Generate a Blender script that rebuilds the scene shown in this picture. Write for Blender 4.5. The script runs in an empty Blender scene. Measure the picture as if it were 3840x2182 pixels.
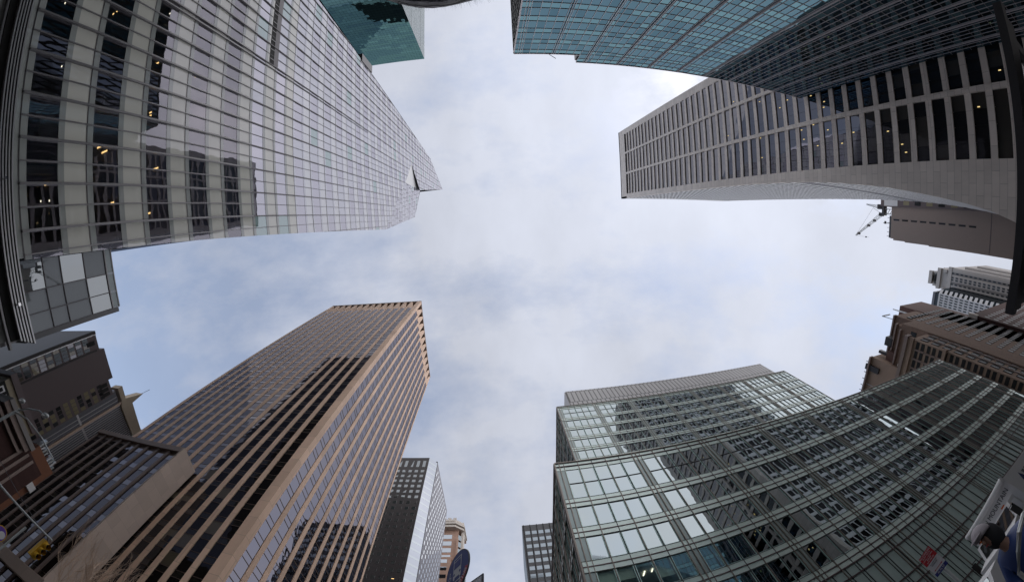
import bpy, math, random
from mathutils import Matrix, Vector
random.seed(7)
sc = bpy.context.scene
COL = sc.collection
H = 1.6            # eye height; "map" coordinates below: x east, y south, z metres above the eye
RND = random.random
def U(a, b): return a + (b - a) * random.random()

# ------------------------------------------------------------------ materials
def nt(name):
    m = bpy.data.materials.new(name); m.use_nodes = True
    t = m.node_tree; t.nodes.clear()
    o = t.nodes.new('ShaderNodeOutputMaterial')
    return m, t, o
def N(t, typ, **kw):
    n = t.nodes.new(typ)
    for k, v in kw.items():
        if k in n.inputs.keys() if isinstance(k, str) else False: n.inputs[k].default_value = v
        else: setattr(n, k, v)
    return n
def rgba(c): return (c[0], c[1], c[2], 1.0)
def facade_uv(t, sx=1.0, sy=1.0):
    """(x+y, z) of the object's own space: runs along any wall of the street grid"""
    tc = N(t, 'ShaderNodeTexCoord'); s = N(t, 'ShaderNodeSeparateXYZ'); t.links.new(tc.outputs['Object'], s.inputs[0])
    a = N(t, 'ShaderNodeMath', operation='ADD'); t.links.new(s.outputs[0], a.inputs[0]); t.links.new(s.outputs[1], a.inputs[1])
    c = N(t, 'ShaderNodeCombineXYZ'); t.links.new(a.outputs[0], c.inputs[0]); t.links.new(s.outputs[2], c.inputs[1])
    return c.outputs[0], tc
def mat_plain(name, col, rough=.6, metal=0., noise=.12, scale=1.5, spec=.5, coat=0.):
    m, t, o = nt(name)
    b = N(t, 'ShaderNodeBsdfPrincipled'); b.inputs['Roughness'].default_value = rough
    b.inputs['Metallic'].default_value = metal; b.inputs['Specular IOR Level'].default_value = spec
    b.inputs['Coat Weight'].default_value = coat
    tc = N(t, 'ShaderNodeTexCoord'); n = N(t, 'ShaderNodeTexNoise'); n.inputs['Scale'].default_value = scale; n.inputs['Detail'].default_value = 5
    t.links.new(tc.outputs['Object'], n.inputs['Vector'])
    r = N(t, 'ShaderNodeMapRange'); r.inputs['To Min'].default_value = 1 - noise; r.inputs['To Max'].default_value = 1 + noise
    t.links.new(n.outputs['Fac'], r.inputs[0])
    mx = N(t, 'ShaderNodeVectorMath', operation='SCALE'); mx.inputs[0].default_value = col; t.links.new(r.outputs[0], mx.inputs['Scale'])
    t.links.new(mx.outputs[0], b.inputs['Base Color']); t.links.new(b.outputs[0], o.inputs[0])
    return m
def mat_stone(name, col, bw=1.5, bh=.75, mortar=.012, var=.10, joint=.72, rough=.75, noise=.12, streak=.0):
    m, t, o = nt(name)
    b = N(t, 'ShaderNodeBsdfPrincipled'); b.inputs['Roughness'].default_value = rough; b.inputs['Specular IOR Level'].default_value = .3
    uv, tc = facade_uv(t)
    br = N(t, 'ShaderNodeTexBrick'); br.offset = .5
    t.links.new(uv, br.inputs['Vector'])
    c = Vector(col)
    br.inputs['Color1'].default_value = rgba(c * (1 - var)); br.inputs['Color2'].default_value = rgba(c * (1 + var)); br.inputs['Mortar'].default_value = rgba(c * joint)
    br.inputs['Scale'].default_value = 1; br.inputs['Brick Width'].default_value = bw; br.inputs['Row Height'].default_value = bh
    br.inputs['Mortar Size'].default_value = mortar; br.inputs['Mortar Smooth'].default_value = .3
    n = N(t, 'ShaderNodeTexNoise'); n.inputs['Scale'].default_value = .35; n.inputs['Detail'].default_value = 8; n.inputs['Roughness'].default_value = .7
    mp = N(t, 'ShaderNodeMapping'); mp.inputs['Scale'].default_value = (1, 1, .35); t.links.new(tc.outputs['Object'], mp.inputs[0]); t.links.new(mp.outputs[0], n.inputs['Vector'])
    r = N(t, 'ShaderNodeMapRange'); r.inputs['To Min'].default_value = 1 - noise * 1.6; r.inputs['To Max'].default_value = 1 + noise * 1.6; t.links.new(n.outputs['Fac'], r.inputs[0])
    mx = N(t, 'ShaderNodeVectorMath', operation='SCALE'); t.links.new(br.outputs['Color'], mx.inputs[0]); t.links.new(r.outputs[0], mx.inputs['Scale'])
    t.links.new(mx.outputs[0], b.inputs['Base Color']); t.links.new(b.outputs[0], o.inputs[0])
    return m
def mat_glass(name, body, refl=(1, 1, 1), ior=3.0, rough=.015, wave=.0, wscale=.35, clear=False, var=.0):
    """coated facade glass: mirror by Fresnel over a dark body (or see-through)"""
    m, t, o = nt(name)
    f = N(t, 'ShaderNodeFresnel'); f.inputs[0].default_value = ior
    g = N(t, 'ShaderNodeBsdfGlossy'); g.inputs['Color'].default_value = rgba(refl); g.inputs['Roughness'].default_value = rough
    if clear: d = N(t, 'ShaderNodeBsdfTransparent'); d.inputs[0].default_value = rgba(body)
    else:
        d = N(t, 'ShaderNodeBsdfDiffuse'); d.inputs[0].default_value = rgba(body)
        if var:
            oi = N(t, 'ShaderNodeTexCoord'); n = N(t, 'ShaderNodeTexNoise'); n.inputs['Scale'].default_value = .5; n.inputs['Detail'].default_value = 3
            t.links.new(oi.outputs['Object'], n.inputs['Vector'])
            r = N(t, 'ShaderNodeMapRange'); r.inputs['From Min'].default_value = .35; r.inputs['From Max'].default_value = .65; r.inputs['To Min'].default_value = 1 - var; r.inputs['To Max'].default_value = 1 + var
            t.links.new(n.outputs['Fac'], r.inputs[0])
            mx = N(t, 'ShaderNodeVectorMath', operation='SCALE'); mx.inputs[0].default_value = body; t.links.new(r.outputs[0], mx.inputs['Scale']); t.links.new(mx.outputs[0], d.inputs[0])
    if wave:
        tc = N(t, 'ShaderNodeTexCoord'); n = N(t, 'ShaderNodeTexNoise'); n.inputs['Scale'].default_value = wscale; n.inputs['Detail'].default_value = 1.5
        t.links.new(tc.outputs['Object'], n.inputs['Vector'])
        b = N(t, 'ShaderNodeBump'); b.inputs['Strength'].default_value = 1; b.inputs['Distance'].default_value = wave
        t.links.new(n.outputs['Fac'], b.inputs['Height']); t.links.new(b.outputs[0], g.inputs['Normal'])
    mi = N(t, 'ShaderNodeMixShader'); t.links.new(f.outputs[0], mi.inputs[0]); t.links.new(d.outputs[0], mi.inputs[1]); t.links.new(g.outputs[0], mi.inputs[2])
    t.links.new(mi.outputs[0], o.inputs[0])
    return m
def mat_emit(name, col, s):
    m, t, o = nt(name); e = N(t, 'ShaderNodeEmission'); e.inputs[0].default_value = rgba(col); e.inputs[1].default_value = s
    t.links.new(e.outputs[0], o.inputs[0]); return m

M = {}
M['cream'] = mat_glass('cream_fritted_panel', (.62, .62, .56), (.66, .65, .72), ior=1.9, wave=.012)
M['frit'] = mat_glass('grey_fritted_glass', (.34, .36, .345), (.66, .66, .72), ior=2.0, wave=.012)
M['vis_clear'] = mat_glass('clear_vision_glass', (.62, .64, .62), (.66, .64, .73), ior=2.6, wave=.012, clear=True)
M['vis_dark'] = mat_glass('silver_vision_glass', (.10, .10, .11), (.72, .71, .82), ior=4.0, wave=.010)
M['vis_mid'] = mat_glass('silver_glass_over_blind', (.34, .35, .37), (.70, .70, .80), ior=3.2, wave=.010)
M['vis_green'] = mat_glass('silver_glass_over_green_blind', (.16, .26, .24), (.66, .70, .76), ior=3.0, wave=.010)
M['pan_up'] = mat_glass('upper_fritted_panel', (.46, .47, .47), (.72, .72, .80), ior=3.0, wave=.010)
M['alu_dark'] = mat_plain('dark_aluminium', (.075, .07, .075), .38, .6)
M['alu_mid'] = mat_plain('mid_grey_aluminium', (.20, .195, .2), .35, .6)
M['alu_light'] = mat_plain('light_aluminium', (.42, .42, .43), .35, .7)
M['slot'] = mat_plain('black_recess', (.012, .012, .012), .8)
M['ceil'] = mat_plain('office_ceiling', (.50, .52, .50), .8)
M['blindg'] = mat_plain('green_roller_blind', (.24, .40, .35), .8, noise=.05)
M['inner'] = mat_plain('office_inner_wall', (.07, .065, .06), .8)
M['blind'] = mat_plain('roller_blind', (.58, .62, .58), .8, noise=.05)
M['lamp'] = mat_emit('warm_ceiling_lamp', (1, .62, .25), 2.2)
M['lampw'] = mat_emit('white_ceiling_lamp', (1, .9, .72), 2.6)
M['lampy'] = mat_emit('yellow_office_lamp', (1, .75, .32), .9)
M['tan'] = mat_stone('tan_granite', (.72, .505, .375), 8, 3.33, .03, .10, .62, .6, noise=.17)
M['tandark'] = mat_plain('tan_granite_weathered', (.42, .33, .28), .7)
M['brz'] = mat_plain('bronze_frame', (.10, .062, .045), .4, .5)
M['g33'] = mat_glass('bronze_window_glass', (.012, .010, .009), (.36, .36, .42), ior=2.2, wave=.020, wscale=.45)
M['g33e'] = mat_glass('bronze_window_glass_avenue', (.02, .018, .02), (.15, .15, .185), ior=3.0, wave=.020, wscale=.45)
M['g33s'] = mat_glass('bronze_spandrel_glass', (.02, .018, .014), (.7, .7, .8), ior=1.9, wave=.020, wscale=.45)
M['blind33'] = mat_glass('bronze_glass_over_blind', (.10, .085, .06), (.8, .8, .9), ior=1.8, wave=.01)
M['anx'] = mat_plain('brown_granite_pier', (.24, .18, .158), .6)
M['anxstone'] = mat_stone('pale_granite_blocks', (.52, .43, .375), 3.4, 1.9, .022, .09, .78, .7)
M['blk'] = mat_stone('black_metal_panel', (.05, .042, .042), 3.45, 3.45, .03, .05, 1.5, .45)
M['htl_e'] = mat_plain('grey_metal_panel', (.21, .205, .24), .5, .2)
M['ghtl'] = mat_glass('hotel_window_glass', (.05, .06, .06), (.9, .95, 1), ior=2.6, wave=.01)
M['gstrip'] = mat_glass('grey_corner_glass', (.16, .175, .18), (.36, .38, .42), ior=1.9, wave=.01)
M['tt'] = mat_stone('pink_stone', (.48, .31, .235), 2.5, 1.2, .03, .06, .8)
M['ttw'] = mat_plain('cream_stone', (.62, .56, .50), .7)
M['gdark'] = mat_glass('dark_window_glass', (.02, .022, .024), (.35, .38, .42), ior=1.7, wave=.02)
M['sgrey'] = mat_plain('grey_metal_grid', (.085, .085, .09), .45, .4)
M['gslab'] = mat_glass('slab_window_glass', (.05, .055, .06), (.24, .27, .29), ior=1.8, wave=.02)
# green glass block
M['band'] = mat_plain('pale_green_band_panel', (.68, .80, .74), .28, .25, noise=.04, spec=.8)
M['colp'] = mat_plain('grey_green_column_panel', (.32, .385, .375), .3, .3, noise=.05)
M['redline'] = mat_plain('reddish_dark_rail', (.10, .06, .065), .4, .5)
M['mul'] = mat_plain('bronze_grey_mullion', (.24, .205, .18), .35, .6)
M['gfr'] = mat_plain('pale_green_window_frame', (.48, .66, .62), .35, .4)
M['g20'] = mat_glass('green_clear_glass', (.78, .9, .84), (.33, .37, .38), ior=1.65, rough=.01, wave=.008, wscale=.4, clear=True)
M['g20o'] = mat_glass('green_glass_opaque', (.02, .045, .037), (.33, .37, .38), ior=1.65, wave=.012, wscale=.5)
M['g20b'] = mat_glass('green_glass_over_blind', (.14, .22, .19), (.33, .37, .38), ior=1.65, wave=.012, wscale=.5)
M['g20bot'] = mat_glass('green_opaque_glass', (.30, .39, .375), (.16, .2, .2), ior=1.6, wave=.01)
M['cladbot'] = mat_plain('pale_green_street_cladding', (.34, .43, .41), .45, noise=.08, scale=.4)
M['pent'] = mat_stone('ribbed_metal_screen', (.55, .53, .53), 1.25, 5.5, .16, .03, .22, .35)
# white stone tower
M['trav'] = mat_stone('travertine', (.74, .665, .615), 3.79, 1.35, .035, .08, .62, .65)
M['travw'] = mat_stone('white_travertine', (.62, .60, .59), 4.2, 1.9, .02, .04, .85, .65)
M['ggr'] = mat_glass('grey_tinted_glass', (.016, .016, .018), (.135, .135, .15), ior=1.75, wave=.012, wscale=.3)
M['ggrb'] = mat_glass('grey_tinted_glass_blind', (.055, .05, .045), (.135, .135, .15), ior=1.75, wave=.012)
# blue glass
M['gblue'] = mat_glass('blue_reflective_glass', (.005, .008, .010), (.235, .42, .53), ior=3.8, wave=.014, wscale=.3)
M['gblue2'] = mat_glass('blue_spandrel_glass', (.008, .014, .016), (.28, .51, .60), ior=4.2, wave=.014, wscale=.3)
M['gblue3'] = mat_glass('blue_glass_darker_pane', (.005, .008, .010), (.20, .375, .48), ior=3.6, wave=.014, wscale=.3)
M['bmul'] = mat_plain('steel_mullion', (.62, .58, .62), .45, .2)
M['bmd'] = mat_plain('dark_floor_line', (.17, .155, .165), .5)
M['teal'] = mat_glass('teal_glass', (.018, .105, .098), (.07, .14, .14), ior=1.5, wave=.02, var=.5)
M['teal2'] = mat_glass('teal_glass_light', (.03, .19, .17), (.08, .16, .16), ior=1.5, wave=.02)
M['teal3'] = mat_glass('teal_glass_dark', (.012, .065, .064), (.06, .12, .13), ior=1.5, wave=.02)
M['tealw'] = mat_glass('pale_avenue_glass', (.27, .31, .32), (.40, .43, .45), ior=1.8, wave=.0)
M['beige'] = mat_plain('beige_brick_wall', (.36, .29, .255), .85, noise=.06)
M['brown'] = mat_stone('brown_brick', (.23, .16, .125), .8, .3, .02, .10, .9, .85)
M['brown2'] = mat_plain('stained_brown_stucco', (.32, .225, .17), .85, noise=.28, scale=.25)
M['redbr'] = mat_stone('dark_red_brick', (.06, .03, .027), .8, .3, .02, .12, .9, .85)
M['redbr2'] = mat_plain('red_brown_cladding', (.13, .072, .06), .8, noise=.1)
M['deco'] = mat_plain('grey_limestone', (.45, .42, .40), .8, noise=.06)
M['decod'] = mat_plain('dark_grey_stone_strip', (.22, .205, .20), .8)
M['white'] = mat_plain('white_paint', (.74, .74, .75), .5, noise=.03)
M['winflat'] = mat_plain('matt_window_pane', (.20, .21, .22), .5, noise=.3, scale=.4, spec=.2)  # matt grey pane, slightly uneven in tone
M['ribw'] = mat_plain('white_stone_rib', (.82, .82, .85), .5, noise=.03)
M['whitestone'] = mat_plain('white_fin', (.55, .55, .56), .6)
M['darkbr'] = mat_plain('dark_taupe_panel', (.15, .12, .125), .7, noise=.06)
M['darkb2'] = mat_plain('near_black_panel', (.03, .027, .03), .6)
M['wline'] = mat_plain('pale_metal_trim', (.6, .6, .62), .4, .3)
M['slate'] = mat_plain('slate_blue_cladding', (.15, .155, .18), .5)
M['creamst'] = mat_plain('cream_limestone', (.52, .44, .34), .8)
M['peach'] = mat_plain('peach_trim', (.62, .47, .38), .7)
M['orangebr'] = mat_plain('orange_stucco', (.22, .095, .055), .85)
M['yel'] = mat_plain('cream_yellow_wall', (.40, .35, .26), .85)
M['win_lit'] = mat_glass('window_with_painted_lamplight', (.30, .27, .17), (.35, .35, .4), ior=1.8, wave=.02)  # yellow room light put into the pane colour; nothing emits
M['asph'] = mat_plain('asphalt', (.05, .05, .052), .85, noise=.25, scale=3)
M['conc'] = mat_stone('pavement_concrete', (.26, .25, .24), 1.5, 1.5, .02, .06, .7, .85)
M['paint'] = mat_plain('road_paint', (.7, .7, .68), .7)
M['steel'] = mat_plain('galvanised_steel', (.42, .44, .44), .35, .7)
M['steeld'] = mat_plain('dark_painted_steel', (.03, .028, .032), .45)
M['glroof'] = mat_glass('shelter_roof_glass', (.10, .12, .10), ior=1.5, rough=.1)
M['bark'] = mat_plain('pale_bark', (.45, .33, .25), .9, noise=.3, scale=8)
M['sigy'] = mat_plain('signal_yellow', (.50, .29, .02), .5)
M['blue'] = mat_plain('sign_blue', (.012, .03, .20), .35, noise=.02)
M['red'] = mat_plain('sign_red', (.45, .012, .025), .35, noise=.02)
M['signw'] = mat_plain('sign_white', (.62, .62, .64), .4, noise=.02)
M['signg'] = mat_plain('sign_back_grey', (.08, .08, .085), .5)
M['black'] = mat_plain('black_rubber', (.012, .012, .012), .6)
M['tglass'] = mat_glass('windscreen_glass', (.012, .015, .016), ior=1.6)
M['chrome'] = mat_plain('chrome', (.6, .6, .62), .12, 1)
M['orange'] = mat_plain('orange_marker_lens', (.7, .15, .02), .3)
M['jacket'] = mat_plain('blue_nylon_jacket', (.006, .03, .14), .5, noise=.2, scale=6)
M['skin'] = mat_plain('skin', (.30, .175, .13), .55, noise=.05)
M['darkcloth'] = mat_plain('dark_cloth', (.02, .02, .024), .9)
M['greycloth'] = mat_plain('grey_cap_cloth', (.36, .33, .36), .85)
M['purple'] = mat_plain('purple_banner', (.12, .05, .36), .5)
M['navy'] = mat_plain('truck_logo_blue', (.01, .03, .13), .5)
M['text_d'] = mat_plain('dark_lettering', (.03, .035, .05), .5)
def knit():
    m, t, o = nt('charcoal_knit_wool')
    b = N(t, 'ShaderNodeBsdfPrincipled'); b.inputs['Roughness'].default_value = .95; b.inputs['Sheen Weight'].default_value = .4
    tc = N(t, 'ShaderNodeTexCoord'); w = N(t, 'ShaderNodeTexWave'); w.bands_direction = 'Z'; w.inputs['Scale'].default_value = 16; w.inputs['Distortion'].default_value = 5; w.inputs['Detail'].default_value = 3; w.inputs['Detail Scale'].default_value = 3
    t.links.new(tc.outputs['Object'], w.inputs['Vector'])
    c = N(t, 'ShaderNodeValToRGB'); c.color_ramp.elements[0].color = (.006, .006, .012, 1); c.color_ramp.elements[1].color = (.055, .055, .08, 1)
    t.links.new(w.outputs['Fac'], c.inputs[0]); t.links.new(c.outputs[0], b.inputs['Base Color'])
    bu = N(t, 'ShaderNodeBump'); bu.inputs['Distance'].default_value = .004; t.links.new(w.outputs['Fac'], bu.inputs['Height']); t.links.new(bu.outputs[0], b.inputs['Normal'])
    t.links.new(b.outputs[0], o.inputs[0]); return m
M['knit'] = knit()

# ------------------------------------------------------------------ mesh helpers (map frame in, Blender frame out)
def W(p): return Vector((p[0], -p[1], p[2] + H))
class MB:
    def __init__(s): s.v = []; s.f = []; s.m = []; s.mats = []
    def mi(s, m):
        if m not in s.mats: s.mats.append(m)
        return s.mats.index(m)
    def poly(s, pts, m):
        i = len(s.v); s.v += [tuple(p) for p in pts]
        s.f.append(list(range(i, i + len(pts)))); s.m.append(s.mi(m))
    def mesh(s, vs, fs, m):
        i = len(s.v); s.v += [tuple(p) for p in vs]; k = s.mi(m)
        for f in fs: s.f.append([i + a for a in f]); s.m.append(k)
    def box(s, x0, x1, y0, y1, z0, z1, m):
        x0, x1 = sorted((x0, x1)); y0, y1 = sorted((y0, y1)); z0, z1 = sorted((z0, z1))
        vs = [(x, y, z) for z in (z0, z1) for y in (y0, y1) for x in (x0, x1)]
        s.mesh(vs, [(0, 1, 3, 2), (4, 6, 7, 5), (0, 4, 5, 1), (2, 3, 7, 6), (0, 2, 6, 4), (1, 5, 7, 3)], m)
    def tube(s, pts, rad, m, n=8, cap=True):
        pts = [Vector(p) for p in pts]
        if not hasattr(rad, '__len__'): rad = [rad] * len(pts)
        rings = []
        for i, p in enumerate(pts):
            d = (pts[min(i + 1, len(pts) - 1)] - pts[max(i - 1, 0)]).normalized()
            a = d.cross(Vector((0, 0, 1)) if abs(d.z) < .95 else Vector((1, 0, 0))).normalized(); b = d.cross(a)
            rings.append([p + (a * math.cos(2 * math.pi * k / n) + b * math.sin(2 * math.pi * k / n)) * rad[i] for k in range(n)])
        vs = [v for r in rings for v in r]; fs = []
        for i in range(len(pts) - 1):
            for k in range(n):
                fs.append((i * n + k, i * n + (k + 1) % n, (i + 1) * n + (k + 1) % n, (i + 1) * n + k))
        if cap: fs += [tuple(range(n)), tuple(range((len(pts) - 1) * n, len(pts) * n))]
        s.mesh(vs, fs, m)
    def disc(s, c, ua, va, r0, r1, a0, a1, m, n=32):
        c = Vector(c); ua = Vector(ua); va = Vector(va)
        P = lambda r, a: c + (ua * math.cos(a) + va * math.sin(a)) * r
        for k in range(n):
            p = a0 + (a1 - a0) * k / n; q = a0 + (a1 - a0) * (k + 1) / n
            if r0 <= 0: s.poly([c, P(r1, p), P(r1, q)], m)
            else: s.poly([P(r0, p), P(r1, p), P(r1, q), P(r0, q)], m)
    def build(s, name, parent=None, smooth=False):
        if not s.f: return None
        me = bpy.data.meshes.new(name)
        me.from_pydata([W(p) for p in s.v], [], [list(reversed(f)) for f in s.f])
        for m in s.mats: me.materials.append(M[m] if isinstance(m, str) else m)
        me.polygons.foreach_set('material_index', s.m)
        if smooth: me.polygons.foreach_set('use_smooth', [True] * len(s.f))
        me.update()
        o = bpy.data.objects.new(name, me); COL.objects.link(o)
        if parent is not None:
            o.parent = parent; me.transform(Matrix.Translation(-parent.location))
            return o
        return o
def tag(o, label=None, cat=None, group=None, kind=None):
    if label: o['label'] = label
    if cat: o['category'] = cat
    if group: o['group'] = group
    if kind: o['kind'] = kind
    return o
def thing(name, loc, label, cat, group=None):
    o = bpy.data.objects.new(name, None); COL.objects.link(o); o.location = W(loc) ; o.location.z = 0 if len(loc) < 4 else o.location.z
    o.empty_display_size = .5
    return tag(o, label, cat, group)
class Frame:
    """wall frame: origin (x,y), u along the wall, n outwards"""
    def __init__(s, ox, oy, u, n): s.o = (ox, oy); s.u = u; s.n = n
    def p(s, u, n, z): return (s.o[0] + s.u[0] * u + s.n[0] * n, s.o[1] + s.u[1] * u + s.n[1] * n, z)
    def box(s, mb, u0, u1, n0, n1, z0, z1, m):
        vs = [s.p(u, n, z) for z in (z0, z1) for n in (n0, n1) for u in (u0, u1)]
        mb.mesh(vs, [(0, 1, 3, 2), (4, 6, 7, 5), (0, 4, 5, 1), (2, 3, 7, 6), (0, 2, 6, 4), (1, 5, 7, 3)], m)
    def quad(s, mb, u0, u1, z0, z1, n, m, tilt=0.):
        a, b, c = (U(-tilt, tilt) for _ in range(3)) if tilt else (0, 0, 0)
        mb.poly([s.p(u0, n + a, z0), s.p(u1, n + b, z0), s.p(u1, n + b + c - 0, z1), s.p(u0, n + a + c, z1)], m)
def windows(parent, specs, limit=96, name='window'):
    """specs: list of (key, callable(mb)) -- the ones that show largest become parts, the rest one part"""
    specs = sorted(specs, key=lambda s: s[0])
    rest = MB()
    for i, (k, fn) in enumerate(specs):
        if i < limit:
            mb = MB(); fn(mb); mb.build(name, parent)
        else: fn(rest)
    if rest.f:
        o = rest.build(name, parent); o['kind'] = 'stuff'
def dist2(p): return p[0] ** 2 + p[1] ** 2 + p[2] ** 2
def clip(poly, rect):
    y0, y1, z0, z1 = rect
    out = [(y0, z0), (y1, z0), (y1, z1), (y0, z1)]
    n = len(poly); area = sum(poly[i][0] * poly[(i + 1) % n][1] - poly[(i + 1) % n][0] * poly[i][1] for i in range(n))
    sg = 1 if area > 0 else -1
    for i in range(n):
        a = poly[i]; b = poly[(i + 1) % n]
        f = lambda p: sg * ((b[0] - a[0]) * (p[1] - a[1]) - (b[1] - a[1]) * (p[0] - a[0]))
        new = []
        for j in range(len(out)):
            p = out[j]; q = out[(j + 1) % len(out)]; fp, fq = f(p), f(q)
            if fp >= 0: new.append(p)
            if (fp >= 0) != (fq >= 0):
                t = fp / (fp - fq); new.append((p[0] + t * (q[0] - p[0]), p[1] + t * (q[1] - p[1])))
        out = new
        if len(out) < 3: return []
    return out

# ------------------------------------------------------------------ setting
def ground():
    mb = MB(); mb.box(-900, 900, -900, 900, -H - 1.2, -H, 'asph')
    tag(mb.build('road'), 'dark asphalt street surface', 'road', kind='structure')
    k = 0
    for (x0, x1, y0, y1) in ((-400, -26.5, -4.0, 260), (-400, -26.5, -260, -24), (3.0, 400, 0.6, 260), (3.0, 400, -260, -26)):
        mb = MB(); mb.box(x0, x1, y0, y1, -H, -H + .15, 'conc')
        tag(mb.build('pavement'), None, None, kind='structure')
    mb = MB()
    for i in range(10): mb.box(-25 + i * 2.7, -24.2 + i * 2.7 + .4, -23, -19.5, -H + .001, -H + .005, 'paint')
    for i in range(9): mb.box(-25 + i * 3.0, -24.4 + i * 3.0, -1.5, 1.5, -H + .001, -H + .005, 'paint')
    tag(mb.build('road_marking'), None, None, kind='structure')
ground()

# ------------------------------------------------------------------ 1. faceted glass skyscraper (west side of the avenue)
def glass_skyscraper():
    X = -33.
    t = thing('glass_skyscraper', (X - 20, 20, -H), 'silvery faceted glass skyscraper with cream floor bands and sharp crystal tip', 'skyscraper')
    F1 = [(1.9, -H), (-.8, 110.6), (17.1, 142.3), (26.8, 155.4), (27.2, -H)]
    F2a = [(27.2, -H), (26.8, 155.4), (42.0, 155.4), (45.2, 119.6), (46.5, 100.4), (49.4, 64.5), (54, -H)]
    F2b = [(26.8, 155.4), (16.3, 172.), (23.8, 258.2), (37.65, 208.7), (38.9, 196.4), (42.0, 155.4)]
    # chamfer facet plane through c, NL and D'
    c = Vector((X, -.8, 110.6)); nl = Vector((X, 17.1, 142.3)); dp = Vector((-34.8, 17.18, 181.4))
    n = (nl - c).cross(dp - c); s_ = n.dot(c) / n.dot(Vector((-.2108, .0211, 1))); B = Vector((-.2108, .0211, 1)) * s_
    G = [(c.y, c.z), (nl.y, nl.z), (dp.y, dp.z), (B.y, B.z)]
    gx = lambda y, z: (n.dot(c) - n.y * y - n.z * z) / n.x
    z0f = 12.60; pitch = 6.26; y0m = 6.91; half = 1.675
    mb = MB(); mul = MB(); wspec = []; inner = MB()
    def facet(poly, xf, yoff=0., skew=0., clear=True, up=False):
        ys = [p[0] for p in poly]; zs = [p[1] for p in poly]
        k0 = int((min(zs) - z0f) // pitch) - 1; k1 = int((max(zs) - z0f) // pitch) + 1
        for k in range(max(k0, 0), k1 + 1):
            zb = z0f + k * pitch
            i0 = int((min(ys) - y0m - 30 * abs(skew)) // half) - 2; i1 = int((max(ys) - y0m + 30 * abs(skew)) // half) + 2
            bay_mat = {}
            for i in range(i0, i1 + 1):
                ya = y0m + yoff + i * half; yb = ya + half
                sk = skew * (zb - (142 if skew else 0))
                for (a, b, kind) in ((0, .66, 'frit'), (.66, 3.45, 'vis'), (3.45, 4.05, 'frit'), (4.05, pitch, 'cream')):
                    pg = clip(poly, (ya + sk, yb + sk, zb + a, zb + b))
                    if len(pg) < 3: continue
                    ta, tb = U(-.0022, .0022), U(-.0016, .0016); yc = (ya + yb) / 2 + sk; zc = zb + (a + b) / 2
                    pts = [(xf(y, z) + ta * (y - yc) + tb * (z - zc), y, z) for (y, z) in pg]
                    if kind == 'vis':
                        real = clear and zb < 38
                        if real: m = 'vis_clear'
                        else:
                            key = i // 2
                            if key not in bay_mat: bay_mat[key] = random.choices(['vis_dark', 'vis_mid', 'vis_green', 'vis_mid'], (5, 3, .7, 1))[0]
                            m = bay_mat[key]
                        wspec.append((k, i // 2, pts, m, real))
                    else:
                        m = kind if zb < 55 else ('pan_up' if kind == 'cream' else 'vis_mid')
                        if skew and kind == 'cream': m = 'vis_mid'
                        mb.poly(pts, m)
                # mullions
                thick = (i % 2 == 0)
                w, dpt = (.07, .16) if thick else (.035, .06)
                if zb < 40: w, dpt = (.085, .30) if thick else (.05, .14)
                if zb > 60: w *= .9
                pg = clip(poly, (ya - w + sk, ya + w + sk, zb, zb + pitch))
                if len(pg) >= 3:
                    fr = [(xf(y, z) + dpt, y, z) for (y, z) in pg]; bk = [(xf(y, z), y, z) for (y, z) in pg]
                    mm = 'alu_mid' if zb < 40 else 'alu_dark'
                    mul.poly(fr, mm)
                    for q in range(len(pg)):
                        r = (q + 1) % len(pg); mul.poly([bk[q], bk[r], fr[r], fr[q]], mm)
            # floor joint line
            w = .05 if zb < 60 else .075
            pg = clip(poly, (min(ys) - 1, max(ys) + 1, zb - w, zb + w))
            if len(pg) >= 3: mul.poly([(xf(y, z) + .03, y, z) for (y, z) in pg], 'alu_dark')
    facet(F1, lambda y, z: X)
    facet(F2a, lambda y, z: X - .002, yoff=.6)
    facet(F2b, lambda y, z: X - .002, yoff=.6, clear=False)
    facet(G, gx, skew=-.15, clear=False)
    # base zone between canopy and first joint
    mb.poly([(X, 1.7, 11.99), (X, 54, 11.99), (X, 54, z0f), (X, 1.7, z0f)], 'frit')
    mb.build('curtain_wall', t); mul.build('mullion_grid', t)
    # dark notch facet
    nm = MB(); ap = (X - .01, 26.8, 155.4); nm.poly([ap, (X - .01, 17.1, 142.3), tuple(dp)], 'alu_light'); nm.poly([ap, tuple(dp), (X - .01, 16.3, 172.)], 'alu_light')
    nm.build('notch_facet', t)
    # dark mechanical slot on the upper south half + roof edge slot
    sm = MB(); sm.box(X - .9, X + .02, 27.7, 49.9, 48.4, 49.6, 'slot'); sm.box(X - .1, X + .06, 27.5, 50.5, 49.6, 50.9, 'alu_dark')
    for i in range(14): sm.box(X + .0, X + .09, 28.6 + i * 1.675 - .05, 28.6 + i * 1.675 + .05, 48.4, 49.6, 'alu_mid')
    mb_ = MB(); mb_.box(X - 3, X + .25, 46.6, 48.9, 92, 101, 'alu_dark'); mb_.build('edge_louvre', t)
    sm.build('louvre_slot', t)
    # windows grouped by double bay and floor
    bays = {}
    for (k, i, pts, m, real) in wspec: bays.setdefault((k, i, real), []).append((pts, m))
    specs = []
    for (k, i, real), L in bays.items():
        p = L[0][0][0]
        def fn(mb2, L=L):
            for pts, m in L: mb2.poly([(a[0] - .03, a[1], a[2]) for a in pts], m)
        specs.append((dist2(p), fn))
    windows(t, specs, 98)
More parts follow.
